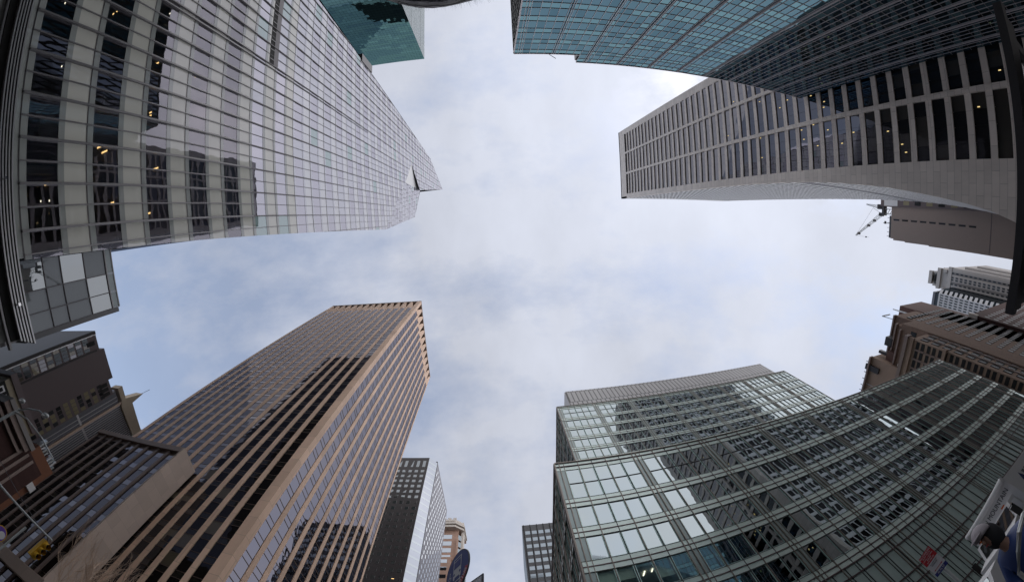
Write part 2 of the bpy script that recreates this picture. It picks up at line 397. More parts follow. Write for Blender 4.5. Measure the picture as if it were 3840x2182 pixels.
    # interiors of the lower five floors
    for k in range(5):
        zb = z0f + k * pitch
        inner.box(X - 9, X - .08, 1.6, 53, zb + 3.6, zb + pitch + .3, 'ceil')
        for j in range(9):
            y = 2 + j * 5.9; inner.box(X - 1.6, X - 1.0, y, y + .6, zb - .2, zb + 3.6, 'blind')
        for i in range(-3, 15):
            y = y0m + i * 3.35
            if y < 2: continue
            r = RND()
            gr = k >= 3 and y < 26
            if gr or r < .55: h = U(2.6, 3.4) if gr else U(1.0, 3.2); inner.box(X - .40, X - .37, y + .12, y + 3.2 * (1 if gr else U(.5, 1)), zb + 3.6 - h, zb + 3.6, 'blindg' if gr and r < .75 else 'blind')
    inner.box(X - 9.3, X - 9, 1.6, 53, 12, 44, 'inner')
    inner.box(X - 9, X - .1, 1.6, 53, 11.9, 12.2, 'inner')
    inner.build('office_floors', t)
    for k in range(5):
        zb = z0f + k * pitch + 3.56
        for j in range(15):
            y = U(3, 45); x = X - U(.9, 4.5); mb = MB()
            r = RND()
            if r < .6: mb.box(x - U(.5, 1.1), x, y, y + .14, zb, zb + .03, 'lamp')
            else: mb.box(x, x + .13, y, y + .13, zb, zb + .03, 'lampw')
            mb.build('ceiling_lamp', t)
    # solid sides and back
    bm_ = MB()
    edge = [(1.9, -H), (-.8, 110.6), (B.y, B.z), (16.3, 181.), (23.8, 258.2), (37.65, 208.7), (38.9, 196.4), (45.2, 119.6), (49.4, 64.5), (54, -H)]
    xs = [X, X, B.x, dp.x, X, X, X, X, X, X]
    for i in range(len(edge) - 1):
        a, b = edge[i], edge[i + 1]
        bm_.poly([(xs[i], a[0], a[1]), (xs[i + 1], b[0], b[1]), (X - 45, b[0] + 3, b[1] * .93), (X - 45, a[0] + 3, a[1] * .93 if a[1] > 0 else a[1])], 'pan_up' if a[0] > 30 else 'ggr')
    bm_.poly([(X - 45, e[0] + 3, e[1] * .93 if e[1] > 0 else e[1]) for e in edge], 'vis_mid')
    bm_.box(X - 65, X - 13, 3.2, 46, -H, 182, 'ggr'); bm_.box(X - 65, X - 13, 46, 48, -H, 182, 'pan_up'); bm_.build('side_wall', t)
    # entrance canopy: five stacked fins, two lower bars, lobby glazing
    cn = MB()
    for i in range(5): cn.box(X - .3, X + .55, -4.2 + .12 * i, 60, 11.83 - .25 * i, 11.95 - .25 * i, 'alu_light')
    cn.box(X - .3, X + .1, -3.6, 60, 10.2, 11.9, 'slot')
    cn.box(X - .3, X + .30, -4.1, 60, 9.90, 10.06, 'alu_mid'); cn.box(X - .3, X + .30, -3.7, 60, 9.00, 9.14, 'alu_mid')
    cn.build('canopy_fins', t)
    lb = MB(); lb.box(X - 2.2, X - 2.0, -3, 54, -H, 10.5, 'vis_green')
    lb.box(X - 2.0, X - .3, -3.5, 54, 9.3, 10.1, 'ceil')
    for i in range(24): lb.box(X - 2.0, X - 1.8, -2.6 + i * 2.35, -2.45 + i * 2.35, -H, 9.3, 'alu_light')
    for z in (1.6, 4.0, 6.6): lb.box(X - 2.0, X - 1.85, -3, 54, z, z + .15, 'alu_mid')
    lb.build('lobby_glazing', t)
    for y in (7.1, 22.0, -1.3):
        mb = MB(); mb.tube([(X + .55, y, 11.1), (X + .95, y, 11.2)], .05, 'chrome', 8); mb.box(X + .9, X + 1.1, y - .1, y + .1, 11.1, 11.3, 'chrome'); mb.build('camera', t)
glass_skyscraper()

def glass_annex():
    X = -33.6
    t = thing('glass_side_block', (X - 8, -1.6, -H), 'low grey glass side block with flat parapet beside the faceted skyscraper', 'building')
    w = MB(); w.box(X - 16, X - .05, -3.8, 2.0, -H, 12.2, 'alu_mid')
    w.box(X - 16, X - .25, -3.6, 2.0, 12.2, 20.4, 'alu_dark'); w.box(X - 16, X + .1, -4.1, -3.72, 11.5, 21.0, 'sgrey')
    w.box(X - 1.2, X, -3.7, 2, 20.4, 20.55, 'alu_mid')
    w.build('wall', t)
    specs = []
    Fx = Frame(X, 0, (0, 1), (1, 0))
    zs = [12.2, 14.3, 15.9, 18.2, 20.4]; ys = [-3.7, -2.3, -.7, 1.9]
    for a in range(4):
        for b in range(3):
            m = random.choice(['gstrip', 'gstrip', 'gstrip', 'ghtl'])
            specs.append((a * 9 + b, lambda mb2, a=a, b=b, m=m: Fx.quad(mb2, ys[b] + .04, ys[b + 1] - .04, zs[a] + .04, zs[a + 1] - .04, -.02, m, .01)))
    windows(t, specs, 98)
    s = MB()
    for b in range(3): Fx.quad(s, ys[b] + .05, ys[b + 1] - .05, 20.55, 21.2, -.1, 'tealw')
    Fx.box(s, -3.7, 2, -.14, -.04, 21.2, 21.3, 'alu_mid')
    for y in ys: Fx.box(s, y - .04, y + .04, -.14, -.05, 20.4, 21.2, 'alu_mid')
    s.build('glass_screen', t)
    m2 = MB()
    for z in zs: Fx.box(m2, -3.7, 1.95, -.02, .07, z - .035, z + .035, 'alu_dark')
    for y in ys: Fx.box(m2, y - .035, y + .035, -.02, .06, 12.2, 20.4, 'alu_dark')
    m2.build('mullion_grid', t)
glass_annex()

# ------------------------------------------------------------------ 2. tan pier tower
def pier_tower():
    xe, ys, yn, xw, zt = -32.2, -33.3, -69.6, -74.7, 151.8
    t = thing('stone_pier_tower', ((xe + xw) / 2, (ys + yn) / 2, -H), 'tall tan stone tower with continuous vertical piers and an open slotted crown', 'skyscraper')
    zsill_ = 140.8
    core = MB(); core.box(xw + .3, xe - .5, yn + .5, ys - .5, -H, zsill_, 'brz'); core.build('wall', t)
    piers = []
    S = Frame(xe, ys, (-1, 0), (0, 1)); E_ = Frame(xe, ys, (0, -1), (1, 0))
    zsill = 140.8; fl = 3.33; zb0 = 34.0 - 11 * fl
    def side(F, L, pitch, w, corner, glass, span, tilt, right_corner=1.0):
        n = int((L - corner - right_corner) / pitch)
        pw = []; u = corner; specs = []
        pitch = (L - corner - right_corner + w) / n; 
        
        for i in range(n):
            a = u + i * pitch; b = a + pitch - w
            if i < n - 1: pr = MB(); F.box(pr, b, b + w, -.45, -.02, -H, zt - 1.0, 'tan'); piers.append(1); pr.build('pier', t)
            else: pr = MB(); F.box(pr, b, L, -.75, -.02, -H, zt - 1.0, 'tan'); pr.build('pier', t)
            # reveal frames
            fr = MB()
            for k in range(45):
                z = zb0 + k * fl
                if z > zsill - 2: continue
                if z < -H: continue
                zc = z + 2.30
                def fn(mb, a=a, b=b, z=z, zc=zc, F=F):
                    g = glass
                    r = RND()
                    if z < 36 and glass == 'g33' and r < .30: g = 'blind33'
                    F.quad(mb, a + .07, b - .07, z + .05, min(zc, zsill) - .03, -.13, g, tilt)
                    if g == 'blind33' and RND() < .6: F.quad(mb, a + .3, b - .5, z + .08, z + 1.1, -.125, 'g33')
                    F.box(mb, a + .02, b - .02, -.18, -.09, z - .05, z + .05, 'brz')
                    F.box(mb, a + .02, b - .02, -.18, -.09, zc - .05, zc + .05, 'brz')
                    F.quad(mb, a + .07, b - .07, zc + .03, z + fl - .05, -.13, span, tilt)
                specs.append((dist2(F.p((a + b) / 2, 0, z)), fn))
            cr = MB()  # crown: sloped fin cheeks over an open slot
            F.box(cr, a, b, -.74, -.45, zsill, zsill + .5, 'tan')
            cr.mesh([F.p(b - .02, -.7, zsill + .5), F.p(b - .02, -.02, zsill + .5), F.p(b - .02, -.02, zt - 1.0), F.p(b - .02, -.7, zt - 1.0), F.p(a + .1, -.7, zsill + .5)], [(0, 1, 2, 3), (0, 1, 4), (0, 4, 3), (1, 2, 4), (2, 3, 4)], 'tan')
            cr.build('crown_fin', t)
        return specs
    cor = MB(); cor.box(xe - 1.75, xe, ys - 1.35, ys, -H, zt - 1.0, 'tan'); cor.build('corner_pier', t)
    s1 = side(S, 42.5, 2.82, .95, 1.75, 'g33', 'g33s', .006)
    s2 = side(E_, 36.3, 3.02, .98, 1.35, 'g33e', 'g33e', .006, .7)
    windows(t, s1 + s2, 99)
    rf = MB(); rf.box(xw, xe + .05, yn, ys + .05, zt - 1.0, zt, 'tandark'); rf.box(xw + 1, xe - 2.6, yn + 3, ys - 2.6, zsill, zt - 1.0, 'slot'); rf.build('roof', t)
    for (x, y, z) in ((-41.5, -33.88, 27.0), (-36.0, -33.88, 50.5), (-47, -33.88, 22.5), (-38.8, -33.88, 33.2)):
        mb = MB(); mb.box(x, x + .12, y + .0, y + .03, z, z + .9, 'lamp'); mb.build('ceiling_lamp', t)
pier_tower()

def pier_annex():
    xe, ys, yn, xw, zt = -49.4, -28.7, -33.2, -75.5, 34.9
    t = thing('dark_pier_wing', (-62, -31, -H), 'low dark wing with brown piers and pale granite end wall beside the tan tower', 'building')
    w = MB(); w.box(xw, xe - .4, yn, ys - .6, -H, zt - .1, 'anx'); w.build('wall', t)
    s = MB(); s.box(xe - .4, xe, yn, ys, -H, zt, 'anxstone'); s.box(xw, xe - .4, ys - .6, ys, zt - 1.1, zt, 'anx'); s.build('end_wall', t)
    lt = MB(); lt.box(xw, xe + 1.5, ys - .3, ys + .7, 4.6, 6.2, 'anxstone'); lt.build('canopy_band', t)
    F = Frame(xe, ys, (-1, 0), (0, 1)); specs = []
    n = 9; p = (26.1 - .5) / n
    for i in range(n):
        a = .5 + i * p; b = a + p - .62
        pr = MB(); F.box(pr, b, b + .62, -.6, -.3, -H, zt - 1.1, 'anx'); pr.build('pier', t)
        for k in range(9):
            z = -.3 + k * 3.7
            def fn(mb, a=a, b=b, z=z):
                F.quad(mb, a + .05, b - .05, z + .04, z + 2.5, -.5, 'g33', .02)
                F.quad(mb, a + .05, b - .05, z + 2.56, z + 3.66, -.5, 'g33s', .01)
                F.box(mb, a, b, -.53, -.47, z + 2.5, z + 2.56, 'brz')
            specs.append((dist2(F.p(a, 0, z)), fn))
    windows(t, specs, 98)
pier_annex()

# ------------------------------------------------------------------ 3. black hotel slab with glass corner
def hotel():
    zt = 140.2
    t = thing('black_hotel_tower', (-50, -128, -H), 'black tower with small punched square windows and a pale glass corner strip', 'skyscraper')
    w = MB(); w.box(-66, -36.0, -150, -107.8, -H, zt, 'blk'); w.build('wall', t)
    F = Frame(-36.0, -107.8, (-1, 0), (0, 1)); specs = []
    for k in range(38):
        z = 119.4 - .5 + (k - 32) * 3.45
        if z < -H: continue
        for i in range(9):
            u = 1.25 + i * 2.9; hh = 1.65
            if z > 130: continue
            def fn(mb, u=u, z=z, hh=hh):
                F.quad(mb, u, u + 1.5, z, z + hh, .012, 'ghtl', .02); F.box(mb, u - .06, u, 0, .08, z, z + hh, 'alu_light')
            specs.append((dist2(F.p(u, 0, z)), fn))
    for i in range(9):
        u = 1.25 + i * 2.9
        specs.append((1, lambda mb, u=u: F.quad(mb, u, u + 1.4, 133.2, 137.8, .012, 'ghtl', .02)))
    windows(t, specs, 99)
    g = MB(); a = (-36.0, -107.8); b = (-32.7, -111.2)
    for k in range(42):
        z0 = zt - (k + 1) * 3.45; z1 = z0 + 3.45
        if z1 < 0: break
        g.poly([(a[0] + .01, a[1] + .01, z0 + .9), (b[0] + .01, b[1] + .01, z0 + .9), (b[0], b[1], z1), (a[0], a[1], z1)], 'gstrip')
        g.poly([(a[0] + .01, a[1] + .01, z0), (b[0] + .01, b[1] + .01, z0), (b[0] + .01, b[1] + .01, z0 + .9), (a[0] + .01, a[1] + .01, z0 + .9)], 'tealw')
    g.build('glass_corner', t)
    e = MB(); e.box(-66, -32.7, -145.3, -111.9, -H, zt + 1, 'htl_e'); e.box(-33.6, -32.75, -111.9, -111.2, -H, zt + 1.2, 'slot'); e.build('avenue_wall', t)
    F2 = Frame(-32.7, -111.9, (0, -1), (1, 0)); sp = MB()
    for k in range(40):
        for i in range(11):
            u = 1.3 + i * 3.0 + (k % 2) * 1.5; z = 2 + k * 3.45
            if u > 32: continue
            F2.quad(sp, u, u + .75, z, z + 1.8, .02, 'ghtl', .0)
    o = sp.build('avenue_window', t); o['kind'] = 'stuff'
    for (u, z) in ((3.2, 71.3), (6.1, 62), (9.0, 62)):
        mb = MB(); F.box(mb, u, u + .9, .02, .05, z, z + .15, 'lamp'); mb.build('ceiling_lamp', t)
hotel()

def tan_tower():
    t = thing('pink_stone_tower', (-34, -182, -H), 'distant pink stone tower with a stepped pale octagonal crown', 'skyscraper')
    w = MB()
    w.box(-52, -31, -196, -176.2, -H, 158, 'tt'); w.box(-52, -28.6, -192, -178.5, -H, 148, 'tt')
    w.box(-40, -33.5, -176.2, -173.4, -H, 131, 'tt'); w.box(-31.6, -30.7, -177, -174.2, -H, 147, 'tt'); w.box(-29.4, -28.1, -183, -178, -H, 156, 'ttw')
    w.build('wall', t)
    c = MB()
    pts = [(-52, -173.4), (-33.4, -173.4), (-28.4, -177.6), (-28.4, -190), (-52, -190)]
    for (z0, z1, g) in ((154, 155.4, .5), (156.3, 157.6, .9), (158.6, 160.2, .3)):
        q = [(x + (g if x > -50 else 0), y + (g if y > -180 else 0)) for x, y in pts]
        c.poly([(x, y, z1) for x, y in q], 'ttw'); c.poly([(x, y, z0) for x, y in q], 'ttw')
        for i in range(len(q)):
            j = (i + 1) % len(q); c.poly([(*q[i], z0), (*q[j], z0), (*q[j], z1), (*q[i], z1)], 'ttw')
    c.box(-29.2, -28.6, -180, -179.4, 150, 163, 'ttw')
    for i in range(4): c.box(-44 + i * 3.2, -42 + i * 3.2, -174.5, -173.2, 160.2, 161.6, 'ttw')
    c.build('crown', t)
    specs = []
    for k in range(24):
        z = 150 - k * 5.2
        specs.append((k, lambda mb, z=z: (mb.box(-41, -35.6, -173.5, -173.32, z - 2.4, z, 'gdark') if z < 131 else mb.box(-41, -34.6, -176.3, -176.1, z - 3.2, z, 'gdark'))))
        specs.append((k + .5, lambda mb, z=z: mb.poly([(-30.9, -176.3, z - 3.8), (-28.9, -178.4, z - 3.8), (-28.9, -178.4, z), (-30.9, -176.3, z)], 'gslab')))
    windows(t, specs, 98)
tan_tower()

def grey_slab():
    t = thing('dark_grey_slab_tower', (18, -150, -H), 'distant dark grey office slab with a tight grid of windows behind the green glass block', 'skyscraper')
    w = MB(); w.box(5.6, 40, -170, -137, -H, 120.4, 'sgrey'); w.build('wall', t)
    F = Frame(5.6, -137, (1, 0), (0, 1)); specs = []
    for k in range(30):
        z = 116.6 - k * 4.1
        if z < 0: break
        for i in range(11):
            u = 1.2 + i * 3.05
            specs.append((k * 20 + i, lambda mb, u=u, z=z: (F.quad(mb, u, u + 2.2, z - 2.1, z - .1, .05, 'gslab', .012))))
    windows(t, specs, 99)
    g = MB()
    for i in range(12): F.box(g, .55 + i * 3.05, .85 + i * 3.05, 0, .35, -H, 120.4, 'slot')
    g.build('mullion_grid', t)
    e = MB(); F3 = Frame(5.6, -137, (0, -1), (-1, 0)); F3.box(e, .5, 33, 0, .1, 0, 119, 'tealw'); e.build('avenue_wall', t)
grey_slab()

# ------------------------------------------------------------------ 4. green glass block with setback
def green_block():
    k = 31. / 29.1
    t = thing('green_glass_block', (50, -60, -H), 'broad green glass office block with pale bands, set-back top and ribbed roof screen', 'building')
    y0 = -31.; x0 = 6.0 * k; x1 = 99.8 * k; ZT = 35.1 * k
    wl = MB()
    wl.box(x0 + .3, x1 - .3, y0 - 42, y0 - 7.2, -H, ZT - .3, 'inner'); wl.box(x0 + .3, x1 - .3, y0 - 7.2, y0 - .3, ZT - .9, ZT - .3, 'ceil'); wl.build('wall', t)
    bands = MB(); mul = MB(); specs = []; fl = MB()
    def block(F, L, ztop, floors, mod, strip, npan, depthz, real, first):
        """one curtain wall: floors = [(z window bottom, z window top)]; spandrel bands between"""
        S = []
        for (zb, zt2, zline) in floors:
            pass
        return S
    def wall(F, L, ZTOP, tops, pw, strip, npan, real, tall, zlow, s=1.0, end_opaque=None):
        # tops: list of rail heights (dark red line in the middle of each pale band), top down
        rails = tops
        h = .62 * s
        F.box(bands, 0, L, -.12, -.02, ZTOP - .72 * s, ZTOP, 'band'); F.box(bands, 0, L, -.12, -.02, ZTOP - 1.42 * s, ZTOP - .76 * s, 'band')
        F.box(mul, 0, L, -.05, .14, ZTOP - .06, ZTOP + .06, 'mul'); F.box(mul, 0, L, -.05, .10, ZTOP - .79 * s, ZTOP - .70 * s, 'redline')
        prev = ZTOP - 1.42 * s
        for z in rails:
            F.box(bands, 0, L, -.12, .0, z + .05, z + h, 'band'); F.box(bands, 0, L, -.12, .0, z - h, z - .05, 'band')
            F.box(mul, 0, L, -.06, .06, z - .05, z + .05, 'redline')
            F.box(mul, 0, L, -.05, .03, z + h, z + h + .05, 'steeld'); F.box(mul, 0, L, -.05, .03, z - h - .05, z - h, 'steeld')
        edges = [ZTOP - 1.42 * s] + [v for z in rails for v in (z + h + .06, z - h - .06)]
        modw = strip + npan * pw; n = int(L / modw) + 1
        for j in range(n + 1):
            us = j * modw
            if us > L - .3: break
            ue = min(us + strip, L)
            for r in range(len(rails)):
                zt_, zb_ = edges[2 * r], edges[2 * r + 1]
                F.quad(bands, us, ue, zb_, zt_, -.05, 'colp')
            for (uu, ww) in ((us, .07), (us + strip / 2, .06), (us + strip, .04)):
                if uu < L: F.box(mul, uu - ww * .8, uu + ww * .8, -.05, .10 if ww > .05 else .05, zlow, ZTOP, 'mul')
            for i in range(npan):
                a = ue + i * pw; b = a + pw
                if b > L: break
                if i: F.box(mul, a - .04, a + .04, -.05, .10 if i in (1, 3) else .04, zlow, ZTOP, 'mul' if i in (1, 3) else 'steeld')
                for r in range(len(rails)):
                    zt_, zb_ = edges[2 * r], edges[2 * r + 1]
                    q = RND()
                    if real: g = 'g20'
                    else: g = 'g20b' if q < .40 else 'g20o'
                    halfb = None if real else (RND() < .5 and g == 'g20b')
                    def fn(mb, a=a, b=b, zb_=zb_, zt_=zt_, g=g, r=r, hb=halfb, bl=RND(), hl=U(.3, .85)):
                        F.quad(mb, a + .05, b - .05, zb_ + .02, zt_ - .02, -.10, 'g20o' if hb else g, .008)
                        w = .09 * s
                        F.box(mb, a + .05, a + .05 + w, -.14, -.06, zb_, zt_, 'gfr'); F.box(mb, b - .05 - w, b - .05, -.14, -.06, zb_, zt_, 'gfr')
                        F.box(mb, a + .05, b - .05, -.14, -.06, zb_, zb_ + w, 'gfr')
                        if tall and r == 0: F.box(mb, a, b, -.12, -.02, (zb_ + zt_) / 2 - .04, (zb_ + zt_) / 2 + .04, 'steeld')
                        if real and bl < .55: F.quad(mb, a + .12, b - .12, zt_ - (zt_ - zb_) * hl, zt_, -.32, 'blind')
                        if hb: F.quad(mb, a + .14, b - .14, zt_ - (zt_ - zb_) * hl, zt_ - .1, -.095, 'g20b', .004)
                    specs.append((dist2(F.p((a + b) / 2, 0, zb_)), fn))
    S = Frame(x0, y0, (1, 0), (0, 1))
    pitch = 4.25 * k
    rails = [28.03 * k - i * pitch for i in range(5)]
    wall(S, x1 - x0, ZT, rails, 1.772 * k, 1.05 * k, 5, True, True, -H, k)
    Wf = Frame(x0, y0, (0, -1), (-1, 0))
    wall(Wf, 42, ZT, rails, 1.772 * k, 1.05 * k, 3, False, True, -H, k)
    # floors behind the clear glass
    fz = [ZT - 1.4] + rails
    for i, z in enumerate(rails): fl.box(x0 + .4, x1 - .4, y0 - 7.2, y0 - .4, z - .55, z + .55, 'ceil')
    for j in range(10): fl.box(x0 + 3 + j * 10.6, x0 + 4 + j * 10.6, y0 - 3, y0 - 2, -H, ZT - 1, 'blind')
    fl.build('office_floors', t)
    # upper part
    ux0, uy0, uZ, ux1 = 13.75, -46.0, 77.4, 87.0
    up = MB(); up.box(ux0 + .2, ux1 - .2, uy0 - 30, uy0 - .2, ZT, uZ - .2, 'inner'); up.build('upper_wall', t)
    ur = [71.3 - i * 3.95 for i in range(9)]
    US = Frame(ux0, uy0, (1, 0), (0, 1)); UW = Frame(ux0, uy0, (0, -1), (-1, 0)); UE = Frame(ux1, uy0, (0, -1), (1, 0))
    wall(US, ux1 - ux0, uZ, ur, 1.62, 1.05, 5, False, True, ZT, .92)
    wall(UW, 30, uZ, ur, 1.62, 1.05, 3, False, True, ZT, .92)
    wall(UE, 30, uZ, ur, 1.62, 1.05, 3, False, True, ZT, .92)
    # bottom: opaque panels and the end of the wall
    bt = MB(); bz = rails[-1] - .7
    for i in range(60):
        a = i * 1.772 * k
        if a + 1.9 > x1 - x0: break
        for (za, zb) in ((bz, bz - 1.2), (bz - 1.3, bz - 4.6), (bz - 4.7, bz - 5.8), (bz - 5.9, bz - 9.2), (bz - 9.3, -H)): S.quad(bt, a + .04, a + 1.84, max(zb, -H), za, -.02, 'cladbot')
        S.box(bt, a - .03, a + .03, -.1, .06, -H, bz, 'steeld')
    for z in (bz, bz - 1.25, bz - 4.65, bz - 5.85, bz - 9.25): S.box(bt, 0, x1 - x0, -.1, .08, z - .08, z + .05, 'redline')
    bt.build('street_cladding', t)
    bands.build('spandrel_band', t); mul.build('mullion_grid', t)
    windows(t, specs, 98)
    pn = MB(); pn.box(17.9, 84.9, -78, -47., uZ, 87.0, 'pent'); pn.box(17.6, 17.9, -77, -47.2, uZ, 87, 'alu_mid'); pn.build('roof_screen', t)
    for i in range(16):
        x = x0 + U(4, 55); z = random.choice(rails[:5]) - .66; y = y0 - U(.8, 3); mb = MB(); mb.box(x, x + .12, y - U(.5, 1), y, z, z + .03, 'lampw'); mb.build('ceiling_lamp', t)
green_block()

# ------------------------------------------------------------------ 5. white stone tower with flared base
def swoop_y(z, ytop):
    # y of the flared street wall as a function of height (north side); flares outwards (towards -y) near the ground
    pts = [(-H, -4.5), (8, -.8), (16, 2.5), (20.8, 4.0), (25.7, 4.9), (33.6, 6.1), (40.6, 7.1), (49.1, 7.95), (56.5, 8.5), (64.9, 8.95), (85.7, 9.3), (400, 9.3)]
    for a, b in zip(pts, pts[1:]):
        if z <= b[0]: return a[1] + (b[1] - a[1]) * (z - a[0]) / (b[0] - a[0])
    return ytop
def stone_tower():
    X, XE, YS, ZT = 72.6, 141., 46.4, 190.2
    t = thing('white_stone_tower', (106, 28, -H), 'huge pale stone tower with curving flared base and dark windows between stone bands', 'skyscraper')
    zs = [-H, 4, 8, 12, 16, 20, 25, 30, 35, 40, 46, 53, 60, 70, 86, ZT]
    w = MB()
    # side wall as a curved-edge sheet with thickness; window field is filled by floors
    for a, b in zip(zs, zs[1:]):
        ya, yb = swoop_y(a, 9.3), swoop_y(b, 9.3)
        w.poly([(X, ya, a), (X, 11.6, a), (X, 11.6, b), (X, yb, b)], 'trav')
        w.poly([(X, ya, a), (X + 1.0, ya, a), (X + 1.0, yb, b), (X, yb, b)], 'trav')
        for xx in (X + .0,): pass
    w.box(X, X + 1, 43.6, YS, -H, ZT, 'trav'); w.box(X, X + 1, 11.6, 43.6, 181.9, ZT, 'trav')
    w.box(X + 1.3, XE - .5, 12, YS - .5, -H, ZT - 1, 'slot'); w.box(X, XE, 9.3, YS, ZT - 1, ZT - .002, 'travw')
    w.build('side_wall', t)
    F = Frame(X, 0, (0, 1), (-1, 0))
    for (a, b) in ((32.95, 33.8), (22.0, 22.95)):
        pr = MB(); F.box(pr, a, b, -1.0, .35, 3, 182, 'trav'); pr.build('pier', t)
    sp = MB(); specs = []; fl = 3.79
    sp.box(X + .2, X + .5, 11.6, 43.6, 181.0, 182, 'slot')
    k = 0; z = 178.6
    while z > 3:
        F.box(sp, 11.6, 43.6, -.9, .05, z - .62, z + .62, 'trav')
        for (a, b) in ((11.6, 22.0), (22.95, 32.95), (33.8, 43.6)):
            npan = 4; pw = (b - a) / npan
            def fn(mb, a=a, pw=pw, z=z):
                for i in range(npan):
                    F.quad(mb, a + i * pw + .02, a + (i + 1) * pw - .02, z - fl + .62, z - .62, -.25, 'ggr' if RND() < .68 else 'ggrb', .010)
            specs.append((dist2((X, (a + b) / 2, z)), fn))
        z -= fl
    sp.build('spandrel_band', t)
    windows(t, specs, 98)
    # north (street) face: white vertical ribs following the flare
    n = MB(); nr = 34; st = (XE - X - 1) / nr
    gl = MB()
    for a, b in zip(zs, zs[1:]):
        ya, yb = swoop_y(a, 9.3), swoop_y(b, 9.3)
        gl.poly([(X + 1, ya + .07, a), (XE, ya + .07, a), (XE, yb + .07, b), (X + 1, yb + .07, b)], 'ggr')
    gl.build('street_glazing', t)
    for i in range(nr):
        x = X + 1 + i * st
        for a, b in zip(zs, zs[1:]):
            ya, yb = swoop_y(a, 9.3), swoop_y(b, 9.3)
            ya += .03; yb += .03; vs = [(x, ya, a), (x + st * .16, ya, a), (x + st * .16, ya + .3, a), (x, ya + .3, a), (x, yb, b), (x + st * .16, yb, b), (x + st * .16, yb + .3, b), (x, yb + .3, b)]
            n.mesh(vs, [(0, 1, 5, 4), (1, 2, 6, 5), (3, 0, 4, 7), (2, 3, 7, 6)], 'ribw')
    z = 178.6
    while z > 3:
        ya, yb = swoop_y(z - .62, 9.3), swoop_y(z + .62, 9.3); n.mesh([(X + 1, ya, z - .62), (XE, ya, z - .62), (XE, yb, z + .62), (X + 1, yb, z + .62), (X + 1, ya + .3, z - .62), (XE, ya + .3, z - .62), (XE, yb + .3, z + .62), (X + 1, yb + .3, z + .62)], [(0, 1, 2, 3), (0, 1, 5, 4), (2, 3, 7, 6)], 'ribw'); z -= fl
    n.box(X, XE, 9.3, 10.2, 182, ZT, 'white'); n.box(XE - .6, XE, 9.3, YS, 60, ZT, 'travw')
    n.build('street_ribs', t)
    lm = [(82, 26, 0), (60, 27.2, 0), (44, 18.4, 0), (52, 31, 0)]
    for j in range(34):
        zz = 178.6 - fl * random.randint(22, 42) + U(-2.6, -1.2); yy = U(12.5, 43)
        mb = MB(); mb.box(X + .17, X + .2, yy, yy + .16, zz, zz + .45, 'lampy'); mb.build('office_lamp', t)
stone_tower()

